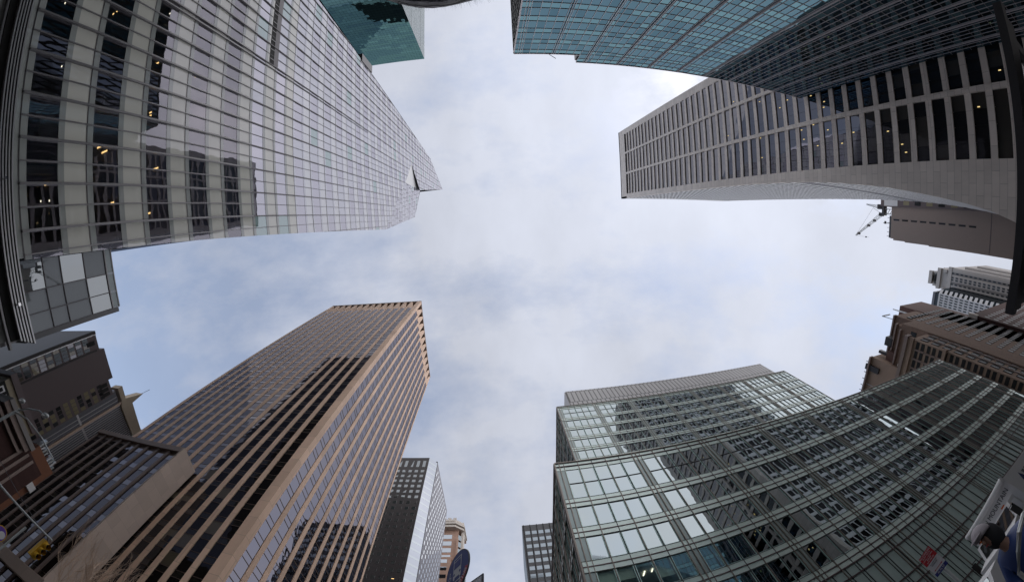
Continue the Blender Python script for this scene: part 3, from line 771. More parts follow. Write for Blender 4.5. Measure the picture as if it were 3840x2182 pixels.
# ------------------------------------------------------------------ 6. blue glass building
def blue_block():
    X0, X1, Y = 5.2, 72.0, 28.6
    t = thing('blue_glass_block', (38, 50, -H), 'blue reflective glass block with a fine mullion grid and a lattice side wall', 'building')
    core = MB(); core.box(X0 + .2, X1 - .02, Y + .3, Y + 70, -H, 58.7, 'alu_dark'); core.box(16.4, X1 - .02, Y + .3, Y + 70, 58.7, 61.9, 'alu_dark'); core.build('wall', t)
    F = Frame(X0, Y, (1, 0), (0, -1)); specs = []; ml = MB()
    L = X1 - X0; pw = 1.27; u = 0; cols = [0.0]; strips = []
    u = .05
    strips.append((.62, 1.35)); cols = [.05, .62, 1.35]
    u = 1.35
    while u < L - .5:
        for i in range(4):
            u += pw
            if u < L: cols.append(u)
        strips.append((u, u + .62)); 
        if u + .62 < L: cols.append(u + .62); u += .62
        if u + .6 < L: cols.append(u + .6); u += .6
    cols = sorted(set(round(c, 3) for c in cols if c < L)) + [L]
    lines = []
    z = 55.1
    tops = [(58.95, 57.4)]
    while z > -H: lines.append(z); z -= 3.6
    for ci in range(len(cols) - 1):
        a, b = cols[ci], cols[ci + 1]
        high = a > 11.0
        jog = a > 17.6
        zs = [58.95 if not high else 62.1] + ([60.5, 58.7] if high else []) + [57.4 + (.25 if jog else 0)]
        for z in lines:
            o = -.35 if jog else 0
            zs += [z + o, z - 1.42 + o]
        zs = [q for q in zs if q > -H] + [-H]
        for r in range(len(zs) - 1):
            m = 'gblue2' if (r % 2 == (0 if not high else 0)) else 'gblue'
            z1, z0 = zs[r], zs[r + 1]
            def fn(mb, a=a, b=b, z0=z0, z1=z1, m=m): F.quad(mb, a + .03, b - .03, z0 + .03, z1 - .03, -.04, 'gblue3' if RND() < .22 else m, .007)
            specs.append((dist2(F.p(a, 0, z0)), fn))
        F.box(ml, a - .025, a + .025, -.06, .035, -H, zs[0], 'bmul')
        for q in zs[1:-1]: F.box(ml, a, b, -.06, .02, q - .05, q + .03, 'bmd')
        F.box(ml, a, b, -.3, .08, zs[0] - .08, zs[0] + .08, 'bmul')
    for (a, b) in strips:
        if b < L: F.box(ml, (a + b) / 2 - .03, (a + b) / 2 + .03, -.06, .14, -H, 58.9 if a < 11 else 62.1, 'bmul')
    ml.build('mullion_grid', t)
    windows(t, specs, 98)
    # lattice side wall facing the avenue
    la = MB(); G_ = Frame(X0, Y, (0, 1), (-1, 0)); G_.box(la, .1, 70, -.2, -.12, -H, 58.8, 'tealw')
    import math as _m
    dz, du = 3.7, 1.25
    for j in range(0, 26):
        u0 = .15 + j * du
        for kz in range(17):
            z0 = 58.6 - kz * dz
            if z0 - dz < -H: break
            s1 = du * .42 if (kz % 2) else 0
            pts = [(u0 + s1, z0), (u0 + du * .42 - s1, z0 - dz)]
            for sg in (1, -1):
                a_ = u0 + (0 if kz % 2 == 0 else du * .5) * (1) if sg == 1 else u0 + du - (0 if kz % 2 == 0 else du * .5)
                b_ = u0 + (du * .5 if kz % 2 == 0 else 0) if sg == 1 else u0 + du - (du * .5 if kz % 2 == 0 else 0)
                w = .09
                la.poly([G_.p(a_ - w, .05, z0), G_.p(a_ + w, .05, z0), G_.p(b_ + w, .05, z0 - dz), G_.p(b_ - w, .05, z0 - dz)], 'steeld')
                la.poly([G_.p(a_ - w, .05, z0), G_.p(a_ - w, -.12, z0), G_.p(b_ - w, -.12, z0 - dz), G_.p(b_ - w, .05, z0 - dz)], 'steeld')
    G_.box(la, 0, 70, -.1, .1, 58.5, 58.95, 'alu_mid'); G_.box(la, 0, .16, -.1, .1, -H, 58.9, 'bmul')
    la.build('lattice_wall', t)
    rd = MB(); rd.box(15.0, 16.4, Y + .5, Y + 3, 58.9, 60.2, 'sgrey')
    rd.tube([(11.4, Y + .4, 59.0), (11.4, Y + .4, 60.0), (12.6, Y - .3, 60.2)], .06, 'steeld', 6); rd.tube([(11.4, Y + .4, 59.8), (16.2, Y + .4, 59.8)], .05, 'steeld', 6); rd.tube([(13.6, Y + .4, 59.0), (13.6, Y + .4, 59.9)], .05, 'steeld', 6)
    rd.build('roof_davit', t)
blue_block()

def teal_tower():
    X, Y, ZT = -31.2, 90., 185.7
    t = thing('teal_glass_tower', (-55, 112, -H), 'dark teal glass tower with a pale avenue side, half behind the faceted skyscraper', 'skyscraper')
    c = MB(); c.box(X - 50, X - .2, Y + .2, Y + 60, -H, ZT, 'teal3'); c.build('wall', t)
    F = Frame(X, Y, (-1, 0), (0, -1)); specs = []
    fl = 1.95; n = 0; z = ZT
    while z > 40:
        runm = None
        for i in range(34):
            u = i * 1.5
            if runm is None or RND() < .28: runm = random.choices(['teal', 'teal3', 'teal2'], (5, 3, 1.1))[0]
            m = runm
            specs.append((-z + i * .001, lambda mb, u=u, z=z, m=m: F.quad(mb, u + .03, u + 1.47, z - fl + .05, z - .05, .0, m, .012)))
        z -= fl
    windows(t, specs, 98)
    e = MB(); G_ = Frame(X, Y, (0, 1), (1, 0))
    z = ZT
    while z > 20:
        G_.quad(e, 0, 60, z - 3.9, z - .05, .0, 'tealw', .02); z -= 3.9
    for i in range(30): G_.box(e, i * 2 - .05, i * 2 + .05, 0, .04, 20, ZT, 'wline')
    e.build('avenue_wall', t)
teal_tower()

# ------------------------------------------------------------------ 7. east end: beige block, crane, towers, brick blocks
def beige_block():
    X = 156.; ZT = 85.3
    t = thing('beige_blank_block', (175, 1, -H), 'beige windowless side wall with one column of nine small windows, under the tower crane', 'building')
    w = MB(); w.box(X, 195, -5.6, 7.7, -H, ZT - 1.4, 'beige')
    w.box(X, 195, -5.0, 7.7, ZT - 1.4, ZT, 'beige'); w.box(X, 180, -5.9, -5.6, -H, ZT - 7, 'beige'); w.box(X, 175, -6.2, -5.9, -H, ZT - 18, 'beige')
    w.box(X - .03, X, -5.6, 7.7, 42.6, 42.9, 'darkbr'); w.build('wall', t)
    specs = [(i, lambda mb, i=i: (mb.box(X - .04, X + .3, 2.15, 2.75, 81.4 - 4.12 * i, 84.2 - 4.12 * i, 'gdark'), mb.box(X - .08, X - .0, 2.7, 2.85, 81.2 - 4.12 * i, 84.4 - 4.12 * i, 'darkbr'))) for i in range(9)]
    windows(t, specs)
    r = MB(); r.box(X, X + 6, -4.8, 4, ZT, ZT + .9, 'sgrey')
    for y in (-4.2, -2.5, -.8, 1.2, 3.1): r.tube([(X + .3, y, ZT), (X + .3, y, ZT + 2)], .09, 'steeld', 5)
    r.tube([(X + 1, .9, ZT), (X + 1, .9, ZT + 4.5)], .13, 'steeld', 5); r.box(X + .6, X + 1.4, .6, 1.7, ZT + 3.2, ZT + 3.8, 'steeld')
    r.build('roof_rail', t)
    t2 = thing('dark_window_block', (160, 10, -H), 'dark narrow wall with yellow lit windows squeezed beside the beige wall', 'building')
    w = MB(); w.box(X - 1, 190, 7.7, 14, -H, 90.2, 'darkbr'); w.box(X - 1.05, X - .9, 7.8, 10.5, 82, 88.5, 'white'); w.build('wall', t2)
    specs = [(i, lambda mb, i=i: mb.box(X - 1.06, X - .98, 8.3, 9.9, 76.5 - 5.2 * i, 79.2 - 5.2 * i, 'win_lit' if i % 2 == 0 else 'gdark')) for i in range(11)]
    windows(t2, specs)
beige_block()
def crane():
    X = 157.
    t = thing('tower_crane', (X, 5.5, -H), 'luffing tower crane with raised lattice jib and counter jib above the beige wall', 'crane')
    def lattice(mb, a, b, w0, w1, n, r=.10):
        a = Vector(a); b = Vector(b); d = (b - a).normalized(); s = d.cross(Vector((1, 0, 0))).normalized(); u = Vector((1, 0, 0))
        rail = lambda k, f: a + (b - a) * f + (s * (1 if k in (0, 1) else -1) + u * (1 if k in (0, 2) else -1)) * (w0 + (w1 - w0) * f) / 2
        for k in range(4): mb.tube([rail(k, 0), rail(k, 1)], r, 'steel', 5)
        for i in range(n):
            mb.tube([rail(0, i / n), rail(2, (i + 1) / n)], r * .6, 'steel', 4); mb.tube([rail(1, i / n), rail(3, (i + 1) / n)], r * .6, 'steel', 4)
    m = MB(); lattice(m, (X + 1, 5.6, 85.2), (X, 5.6, 88.6), 2.0, 2.0, 3, .14); m.build('mast', t)
    j = MB(); lattice(j, (X, 4.6, 90.6), (X, -5.4, 104.2), 1.3, .4, 14, .09); j.build('jib', t)
    for f in (.3, .52, .9):
        p = Vector((X, 4.6, 90.6)).lerp(Vector((X, -5.4, 104.2)), f); mb = MB(); mb.box(X - .5, X + .5, p.y - .5, p.y + .5, p.z - .9, p.z + .2, 'darkbr'); mb.build('jib_panel', t)
    j = MB(); lattice(j, (X, 7.4, 92.5), (X, 8.3, 98.8), 1.2, .3, 8, .12); j.build('rear_frame', t)
    c = MB(); c.box(X - 1.3, X + 1.3, 4.0, 8.2, 88.9, 90.0, 'sgrey'); c.box(X - .9, X + .9, 6.4, 8.4, 90.4, 92.6, 'steeld'); c.box(X - .8, X + .8, 3.6, 5.0, 90.0, 91.8, 'steeld'); c.build('slewing_deck', t)
    k = MB(); k.tube([(X, 7.0, 95.2), (X, -5.3, 104.3)], .045, 'steeld', 4); k.tube([(X, 6.8, 95.2), (X, 4.7, 91)], .07, 'steeld', 4); k.tube([(X, -5.4, 104.2), (X, -5.6, 96.8)], .03, 'steeld', 4); k.box(X - .25, X + .25, -5.85, -5.35, 98.2, 98.8, 'steeld'); k.build('cable', t)
crane()
def deco_tower():
    t = thing('grey_deco_tower', (325, -33, -H), 'tall grey limestone setback tower with a stepped ornamental crown and window columns', 'skyscraper')
    w = MB(); X = 307
    w.box(X, 345, -43, -24.3, -H, 112, 'deco'); w.box(X + 1.5, 340, -40.2, -26.2, 112, 121, 'deco'); w.box(X + 3, 338, -38, -29.4, 121, 128, 'deco'); w.box(X + 5, 330, -36, -33, 128, 131, 'deco')
    w.box(X + 6, 345, -24.3, -22.5, -H, 103, 'deco'); w.box(X + 14, 345, -22.5, -21, -H, 96, 'deco')
    w.build('wall', t)
    s = MB()
    for y in (-27.0, -33.6): s.box(X - .1, X + .4, y - 2.0, y - .2, 30, 116 if y > -30 else 114, 'decod')
    s.box(X - .15, X + .3, -25.6, -25.2, 30, 118, 'ttw'); s.box(X - .15, X + .3, -29.6, -29.2, 30, 110, 'ttw'); s.build('pilaster', t)
    specs = []
    for k in range(22):
        for y in (-28.4, -31.4, -33.0, -36.0, -38.8):
            z = 109 - k * 3.6
            specs.append((k, lambda mb, y=y, z=z: mb.box(X - .2, X + .2, y, y + 1.0, z, z + 2.0, 'gslab')))
    windows(t, specs, 98)
    c = MB()
    for (z, y0, y1) in ((112, -43.3, -24), (121, -40.6, -26), (128, -38.3, -29), (116, -41, -39.4), (116, -28.2, -26.3), (124, -39.2, -37.8), (124, -30, -28.8)): c.box(X - .6, X + 3, y0, y1, z - 1.2, z + 1.6, 'deco')
    for k in range(3): c.box(X + 1.2, X + 1.6, -36.4 + k * .1, -32, 122 + k * 2.0, 123.3 + k * 2, 'slot')
    c.box(X + 1.1, X + 1.5, -31.9, -31.1, 122.5, 125, 'gslab'); c.box(X + 1.1, X + 1.5, -37.4, -36.8, 122.5, 125, 'gslab'); c.build('crown', t)
    # white striped tower in front
    t = thing('white_finned_tower', (288, -42, -H), 'slim white finned tower with a chamfered top in front of the grey limestone tower', 'skyscraper')
    w = MB(); X = 272; w.box(X + 3, 300, -62, -36.5, -H, 106, 'gslab'); w.box(X + .5, 300, -62, -38.8, -H, 110, 'gslab'); w.build('wall', t)
    f = MB()
    for i in range(11): f.box(X - .1, X + .6, -39.2 - i * 1.55, -38.5 - i * 1.55, 30, 104, 'whitestone')
    for k in range(20): f.box(X + .2, X + .55, -62, -38.6, 36 + k * 3.6, 37.3 + k * 3.6, 'whitestone')
    for k in range(22): f.mesh([(X + 2.9, -36.3, 28 + k * 3.6), (X + .3, -38.7, 28 + k * 3.6), (X + .3, -38.7, 30 + k * 3.6), (X + 2.9, -36.3, 30 + k * 3.6)], [(0, 1, 2, 3)], 'whitestone')
    f.box(X, 300, -62, -38.6, 108.2, 110, 'slate'); f.build('white_fins', t)
deco_tower()
def brown_blocks():
    t = thing('stepped_brown_brick_block', (150, -40, -H), 'stepped brown brick apartment block with terraces, grey framed windows and roof tanks', 'building')
    w = MB()
    # body volumes: (x0,x1,y0,y1,z)
    vols = [(130, 175, -60, -31, 62, 'brown'), (134, 168, -45, -33, 66.0, 'brown'), (139, 165, -44, -31.2, 70, 'brown'), (158, 180, -40, -31, 78, 'redbr2'), (128, 150, -62, -45.2, 70.5, 'brown2'), (131, 141, -45.2, -42, 66.3, 'redbr2')]
    for (a, b, c, d_, z, m) in vols: w.box(a, b, c, d_, -H, z, m)
    w.build('wall', t)
    specs = []
    for (xf, yr, zt, n) in ((128 - .05, (-61, -46), 64, 0), (130 - .05, (-44, -32), 58, 9), (134 - .05, (-44, -34), 63.5, 1)):
        for k in range(n):
            y = yr[0] + 1
            while y < yr[1] - 1.5:
                z = zt - k * 4.3
                specs.append((k, lambda mb, xf=xf, y=y, z=z: (mb.box(xf - .05, xf + .1, y, y + 1.5, z - 2.2, z, 'slot'), mb.box(xf - .08, xf + .0, y + .12, y + .7, z - 2.05, z - .15, 'gslab'), mb.box(xf - .08, xf, y + .8, y + 1.38, z - 2.05, z - .15, 'gslab'))))
                y += 3.0
    for k in range(14):
        for i in range(12):
            x = 141 + i * 3; z = 66 - k * 3.9
            specs.append((60 + k, lambda mb, x=x, z=z: (mb.box(x, x + 1.7, -31.15, -30.93, z - 2, z, 'slot'), mb.box(x + .15, x + .8, -31.0, -30.9, z - 1.85, z - .15, 'winflat'), mb.box(x + .9, x + 1.55, -31.0, -30.9, z - 1.85, z - .15, 'winflat'))))
    windows(t, specs, 98)
    tr = MB()
    for (x0, x1, y0, y1, z) in ((129, 131, -45.5, -33, 62.3), (133, 135, -45.5, -32.5, 66.3), (138, 140, -45, -31, 70.3), (126.6, 128.5, -62, -45, 70.8)): tr.box(x0, x1, y0, y1, z - .6, z, 'anx')
    for i in range(7): tr.box(128.8, 130.2, -45 + i * 1.9, -44.2 + i * 1.9, 20, 60, 'ttw') if i in (0,) else tr.box(128.9, 129.9, -45 + i * 1.9, -43.6 + i * 1.9, 58.6 - i * 2, 59.4 - i * 2, 'anx')
    tr.box(127.2, 128, -50, -48, 66, 72, 'darkb2'); tr.build('parapet', t)
    tk = MB()
    tk.box(133, 137, -41, -38, 66, 69.2, 'darkb2'); tk.build('roof_tank', t); tk = MB(); tk.box(131.4, 133, -44, -43, 64, 70, 'steeld'); tk.build('roof_duct', t); tk = MB(); tk.box(129.5, 131, -52, -47, 70.5, 72.5, 'slate'); tk.build('roof_hut', t); tk = MB()
    for y in (-47.5, -51.5, -54, -56.5, -58.5): tk.tube([(128.3, y, 70.4), (128.3, y, 72.6)], .13, 'steeld', 5)
    for z in (58, 62, 66): tk.tube([(127.7, -55 , z), (127.7, -59, z)], .08, 'wline', 5)
    tk.tube([(127.7, -55, 50), (127.7, -55, 70)], .08, 'wline', 5); tk.tube([(140, -33, 70), (140, -33, 76), (146, -33, 76)], .25, 'steel', 6); tk.tube([(150, -31.5, 70), (150, -31.5, 77)], .25, 'steel', 6)
    tk.build('roof_pipe', t)
    # ornate brown stone block with deep window grid
    t = thing('brown_stone_loft_block', (145, -70, -H), 'brown stone loft block with rows of deep paired windows above the green glass block', 'building')
    w = MB(); w.box(118, 170, -46, -31.6, -H, 52, 'brown2'); w.box(117.2, 118.6, -46.6, -31.2, 51, 53.2, 'brown2'); w.box(116.8, 119, -46.8, -31, 39.6, 40.6, 'brown2'); w.build('wall', t)
    specs = []
    for k in range(11):
        for i in range(5):
            y = -45 + i * 2.75; z = 50 - k * 3.9
            specs.append((k, lambda mb, y=y, z=z: (mb.box(117.9, 118.1, y, y + 2.1, z - 1.1, z, 'slot'), mb.box(117.86, 118.05, y, y + 2.1, z - 2.9, z - 1.8, 'slot'), mb.box(117.7, 118.1, y - .45, y - .1, z - 3.2, z + .4, 'anx'))))
        for i in range(9):
            x = 120 + i * 4.6; z = 50 - k * 3.9
            specs.append((k + 20, lambda mb, x=x, z=z: (mb.box(x, x + 3, -31.65, -31.5, z - 2.6, z, 'slot'), mb.box(x + .3, x + 1.3, -31.55, -31.42, z - 2.4, z - .3, 'winflat'), mb.box(x + 3.3, x + 4.0, -31.6, -31.3, z - 3.2, z + .6, 'ttw' if k < 1 else 'anx'))))
    windows(t, specs, 98)
    c = MB(); c.box(116.6, 119.4, -47, -30.9, 52.8, 54, 'anx'); c.build('cornice', t)
    # dark red brick block by the shelter
    t = thing('dark_red_brick_block', (190, -36, -H), 'dark red brick building at the right edge under the white finned tower', 'building')
    w = MB(); w.box(176, 250, -48, -29.8, -H, 52, 'redbr'); w.box(175.2, 177, -48.5, -29.4, 49, 53, 'ttw'); w.build('wall', t)
    specs = []
    for k in range(11):
        for i in range(14):
            x = 179 + i * 4.6; z = 47 - k * 4.1
            specs.append((k * 20 + i, lambda mb, x=x, z=z: mb.box(x, x + 1.5, -29.85, -29.78, z - 2.1, z, 'winflat')))
    windows(t, specs, 98)
brown_blocks()

# ------------------------------------------------------------------ 8. west end blocks
def west_blocks():
    X = -95.
    t = thing('dark_taupe_block', (-115, -22, -H), 'dark taupe block with two columns of strip windows either side of a blank wall', 'building')
    w = MB(); w.box(-150, X, -30.2, -14.8, -H, 50.8, 'darkbr'); w.box(-150, X + .1, -26.4, -18.9, -H, 52.2, 'darkbr'); w.box(-150, X + .12, -14.9, -14.2, -H, 50.9, 'darkb2')
    w.box(X + .05, X + .2, -15.15, -14.95, 5, 50.9, 'wline'); w.box(X, X + .15, -18.9, -18.5, 0, 50, 'darkb2'); w.build('wall', t)
    specs = []
    for k in range(24):
        z = 48.2 - k * 2.05
        for i in range(4):
            y = -18.3 + i * .8; m = random.choice(['win_lit', 'gslab', 'gdark', 'gdark', 'blind33'])
            specs.append((k, lambda mb, y=y, z=z, m=m: mb.box(X - .1, X + .04, y, y + .7, z - 1.7, z - .1, m)))
        for i in range(4):
            y = -30.0 + i * .9; m = random.choice(['win_lit', 'win_lit', 'gslab', 'gdark'])
            specs.append((k + .5, lambda mb, y=y, z=z, m=m: mb.box(X - .1, X + .04, y, y + .78, z - 1.4, z - .1, m)))
    windows(t, specs, 98)
    for (ya, yb) in ((-17.3, -16.3), (-27.6, -26.8), (-28.7, -27.9), (-29.8, -29.0)):
        s = MB(); s.box(X, X + .2, ya, yb, 47.6, 49.9, 'slot'); s.build('louvre', t)
    X = -98.
    t = thing('finned_slate_tower', (-115, -38, -H), 'slate tower with fine pale vertical fins under a cream winged stone crown with a spike', 'skyscraper')
    w = MB(); w.box(-140, X, -44, -30.4, -H, 53.2, 'slate'); w.build('wall', t)
    f = MB()
    for i, y in enumerate([-30.6, -32.2, -33.1] + [-34.6 - .52 * j for j in range(18)]):
        f.box(X, X + .18, y - .07, y + .07, 5, 53, 'wline')
    f.box(X, X + .5, -34.4, -33.8, 5, 56, 'peach'); f.box(X, X + .12, -44, -30.4, 40, 40.6, 'wline'); f.build('fin', t)
    c = MB()
    wing = [(-30.2, 54.0), (-30.2, 55.6), (-33.6, 55.4), (-34.9, 61.4), (-35.6, 57.0), (-43.2, 56.4), (-44.3, 57.4), (-44.3, 54), (-43.2, 53.2), (-35, 53.2), (-33.5, 53.9)]
    c.poly([(X + .6, y, z) for y, z in wing], 'creamst'); c.poly([(X - 3, y, z) for y, z in wing], 'creamst')
    for i in range(len(wing)):
        a, b = wing[i], wing[(i + 1) % len(wing)]; c.poly([(X + .6, *a), (X + .6, *b), (X - 3, *b), (X - 3, *a)], 'creamst')
    c.tube([(X, -34.9, 61), (X, -35.1, 64.4)], .06, 'steeld', 5); c.build('winged_crown', t)
    # far tan block with stepped roof, behind the canopy
    t = thing('far_tan_stone_block', (-170, -20, -H), 'far tan stone block with a toothed parapet seen past the canopy end', 'building')
    w = MB(); w.box(-210, -160, -24, -17, -H, 44, 'creamst')
    for i in range(6): w.box(-161, -159.5, -23.4 + i * 1.2, -22.8 + i * 1.2, 44, 45, 'creamst')
    w.build('wall', t)
    t = thing('cream_framed_window_block', (-75, -18, -H), 'low cream block with a row of framed square windows behind the street lamp', 'building')
    X = -62.
    w = MB(); w.box(-74, X, -18.6, -11.0, -H, 17.6, 'yel'); w.box(-74, X + .3, -18.8, -10.6, 17.6, 18.6, 'darkbr'); w.box(X - .1, X + .1, -18.6, -11, 14.4, 16.6, 'slot'); w.build('wall', t)
    specs = []
    for i in range(6):
        y = -18.2 + i * 1.2
        specs.append((i, lambda mb, y=y: (mb.box(X, X + .15, y, y + .8, 14.8, 16.2, 'wline'), mb.box(X + .1, X + .18, y + .15, y + .65, 15.05, 15.95, 'slot'))))
        for z in (12.4, 9.6, 6.8): specs.append((i + 9, lambda mb, y=y, z=z: mb.box(X - .05, X + .05, y, y + .9, z, z + 1.1, 'slot')))
    windows(t, specs)
    t = thing('orange_stucco_house', (-58, -19, -H), 'small orange stucco house with cluttered roof between the cream block and the brick house', 'house')
    w = MB(); w.box(-66, -56, -22.6, -18.7, -H, 16.2, 'orangebr'); w.box(-66, -55.6, -22.8, -20.6, 12.0, 13.0, 'white'); w.build('wall', t)
    r = MB()
    for i in range(9): r.box(-57 - U(0, 1), -56.2, -22.2 + i * .4, -22.0 + i * .4, 16.2, 16.2 + U(.5, 2.2), random.choice(['steel', 'redbr2', 'wline']))
    r.build('roof_clutter', t)
    t = thing('old_red_brick_house', (-50, -15, -H), 'old dark red brick house with grey stone cornice, quoins and a paned window', 'house')
    X = -45.
    w = MB(); w.box(-56, X, -17.6, -10.0, -H, 11.8, 'redbr'); w.build('wall', t)
    c = MB(); c.box(-56, X + .7, -14.6, -9.6, 11.1, 11.7, 'anx'); c.box(-56, X + .9, -14.8, -9.6, 11.7, 12.2, 'decod'); c.box(-56, X + .4, -14.4, -9.6, 10.4, 10.7, 'anx')
    for y in (-14.6, -15.3, -16.1): c.box(X, X + .18, y, y + .3, -H, 11.4 + (y + 14.6) * -.1, 'anx')
    c.build('cornice', t)
    wm = MB(); wm.box(X - .05, X + .08, -13.2, -12.0, 6.3, 8.7, 'anx'); wm.box(X, X + .1, -13.05, -12.15, 6.5, 8.5, 'blind33'); wm.box(X, X + .13, -12.63, -12.57, 6.5, 8.5, 'anx'); wm.build('window', t)
west_blocks()

# ------------------------------------------------------------------ 9. street furniture
def text_obj(s, size, mat, origin, right, up, name='lettering', parent=None, ext=.003, spacing=1.0, align='CENTER', bold=0.):
    """flat lettering; origin/right/up in the map frame"""
    cu = bpy.data.curves.new(name, 'FONT'); cu.body = s; cu.size = size; cu.extrude = ext; cu.align_x = align; cu.align_y = 'CENTER'; cu.space_character = spacing; cu.offset = bold
    tmp = bpy.data.objects.new('t', cu); COL.objects.link(tmp)
    dg = bpy.context.evaluated_depsgraph_get(); me = bpy.data.meshes.new_from_object(tmp.evaluated_get(dg)); bpy.data.objects.remove(tmp)
    r = Vector((right[0], -right[1], right[2])).normalized(); u = Vector((up[0], -up[1], up[2])).normalized(); n = r.cross(u)
    m = Matrix(((r.x, u.x, n.x, 0), (r.y, u.y, n.y, 0), (r.z, u.z, n.z, 0), (0, 0, 0, 1)))
    o_ = W(origin)
    me.transform(Matrix.Translation(o_ - (parent.location if parent else Vector((0, 0, 0)))) @ m)
    me.name = name; me.materials.clear(); me.materials.append(M[mat])
    o = bpy.data.objects.new(name, me); COL.objects.link(o)
    if parent: o.parent = parent
    return o

def street_pole():
    t = thing('signal_street_lamp', (-26.6, -6.5, -H), 'tall grey corner pole with two curved lamp arms and a long traffic signal mast arm', 'street lamp')
    p = MB(); p.tube([(-26.6, -6.5, -H), (-26.6, -6.5, 7.45)], [.13, .09], 'steel', 8); p.build('pole', t)
    a = MB(); a.tube([(-26.6, -6.5, 7.3), (-25.4, -6.4, 7.6), (-23.6, -6.3, 7.6), (-22.6, -6.3, 7.45)], [.06, .05, .045, .04], 'steel', 8); a.build('lamp_arm', t)
    a = MB(); a.tube([(-26.6, -6.5, 7.1), (-25.6, -6.9, 7.35), (-24.0, -7.7, 7.25), (-22.7, -8.5, 6.95)], [.06, .05, .045, .035], 'steel', 8); a.build('lamp_arm', t)
    for (x, y, z) in ((-22.6, -6.3, 7.45), (-25.9, -5.9, 7.5)):
        h = MB(); h.tube([(x - .15, y, z), (x + .1, y, z), (x + .45, y - .02, z - .02), (x + .6, y - .02, z - .05)], [.05, .12, .13, .04], 'steel', 10); h.box(x + .05, x + .45, y - .09, y + .09, z - .16, z - .1, 'signw'); h.build('lamp_head', t)
    a = MB(); a.tube([(-26.6, -6.5, 3.6), (-23.5, -8.4, 3.85), (-20.0, -10.55, 4.02)], [.09, .07, .045], 'steel', 8); a.build('signal_arm', t)
    g = MB(); g.tube([(-26.6, -6.5, 5.0), (-20.9, -10.1, 4.05)], .015, 'steeld', 5); g.build('stay_wire', t)
    s = thing('traffic_signal', (-20.4, -10.6, -H), 'yellow three-lens traffic signal hanging from the end of the mast arm', 'traffic light')
    b = MB(); b.box(-20.62, -20.3, -10.85, -10.5, 2.8, 3.85, 'sigy'); b.tube([(-20.45, -10.68, 3.85), (-20.3, -10.45, 4.0)], .04, 'steeld', 6); b.build('housing', s)
    for k in range(3):
        z = 3.02 + k * .33
        v = MB(); v.tube([(-20.3, -10.68, z), (-19.98, -10.68, z - .01)], .14, 'sigy', 14, cap=False); v.disc((-20.28, -10.68, z), (0, 1, 0), (0, 0, 1), 0, .13, 0, 2 * math.pi, 'black', 16); v.build('visor', s)
    # banner post
    t = thing('banner_post', (-14.0, -6.5, -H), 'thin grey post carrying a round purple banner at the left edge', 'post')
    p = MB(); p.tube([(-14.0, -6.5, -H), (-14.0, -6.5, 2.32)], .04, 'steel', 8); p.build('pole', t)
    b = MB(); b.disc((-14.0, -6.13, 1.50), (0, 1, 0), (0, 0, 1), 0, .22, 0, 2 * math.pi, 'purple', 24); b.disc((-14.0, -6.13, 1.50), (0, 1, 0), (0, 0, 1), .22, .25, 0, 2 * math.pi, 'sigy', 24); b.disc((-13.98, -6.2, 1.52), (0, 1, 0), (0, 0, 1), 0, .12, 0, 2 * math.pi, 'signw', 16)
    b.build('banner', t)
street_pole()

def bare_tree(x, y, h, label, seed):
    rr = random.Random(seed)
    t = thing('bare_tree', (x, y, -H), label, 'tree', 'bare street trees at the tan tower')
    tr = MB(); tr.tube([(x, y, -H), (x + .05, y, h * .25), (x + .1, y + .05, h * .45)], [.11, .085, .06], 'bark', 8); tr.build('trunk', t)
    c = MB()
    def br(p, d, L, r, lv):
        pts = [p]; q = Vector(p); dd = Vector(d)
        for i in range(4):
            dd = (dd + Vector((rr.uniform(-.16, .16), rr.uniform(-.16, .16), .07))).normalized(); q = q + dd * L / 4; pts.append(q.copy())
            if lv < 3 and i > 0 or lv < 2:
                for _ in range(1 if lv else 2):
                    nd = (dd + Vector((rr.uniform(-.9, .9), rr.uniform(-.9, .9), rr.uniform(0, .4)))).normalized()
                    br(q.copy(), nd, L * rr.uniform(.45, .65), r * .6, lv + 1)
        c.tube(pts, [r, r * .85, r * .7, r * .5, r * .3], 'bark', 5, cap=False)
    top = Vector((x + .1, y + .05, h * .45))
    for k in range(4):
        a = k * 1.57 + rr.uniform(-.4, .4); br(top - Vector((0, 0, rr.uniform(0, .8))), Vector((math.cos(a) * .5, math.sin(a) * .5, 1)).normalized(), h * .55, .045, 0)
    c.build('crown', t)
bare_tree(-20.5, -14.6, 5.4, 'slender bare young tree with pale twigs behind the traffic signal', 3)
bare_tree(-25.5, -16.4, 5.9, 'wider bare young tree standing left of the slender one at the dark wing', 5)

def bus_shelter():
    t = thing('bus_shelter', (9, 4, -H), 'bus shelter with a dark steel roof beam and greenish glass roof at the right edge', 'bus shelter')
    z = 1.5; x0 = 4.6 * z; x1 = 5.25 * z
    b = MB(); b.box(x0, x0 + .22, -1.02, 3.35, z - .14, z, 'steeld'); b.box(x0 + .22, x1, -1.02, 3.35, z - .06, z + .02, 'steeld'); b.box(x1, x1 + 2.6, -1.02, -.85, z + .05, z + .2, 'steeld'); b.box(x1, x1 + 2.6, 3.2, 3.35, z + .05, z + .2, 'steeld'); b.build('roof_beam', t)
    g = MB(); g.box(x1, x1 + 2.6, -.85, 3.2, z + .12, z + .16, 'glroof'); g.build('roof_glass', t)
    for y in (-.9, 3.25):
        p = MB(); p.box(x1 + 1.2, x1 + 1.32, y - .05, y + .05, -H, z + .1, 'steeld'); p.build('post', t)
    w = MB(); w.box(x1 + 1.24, x1 + 1.27, -.85, 3.2, -H + .3, z, 'glroof'); w.build('back_panel', t)
bus_shelter()

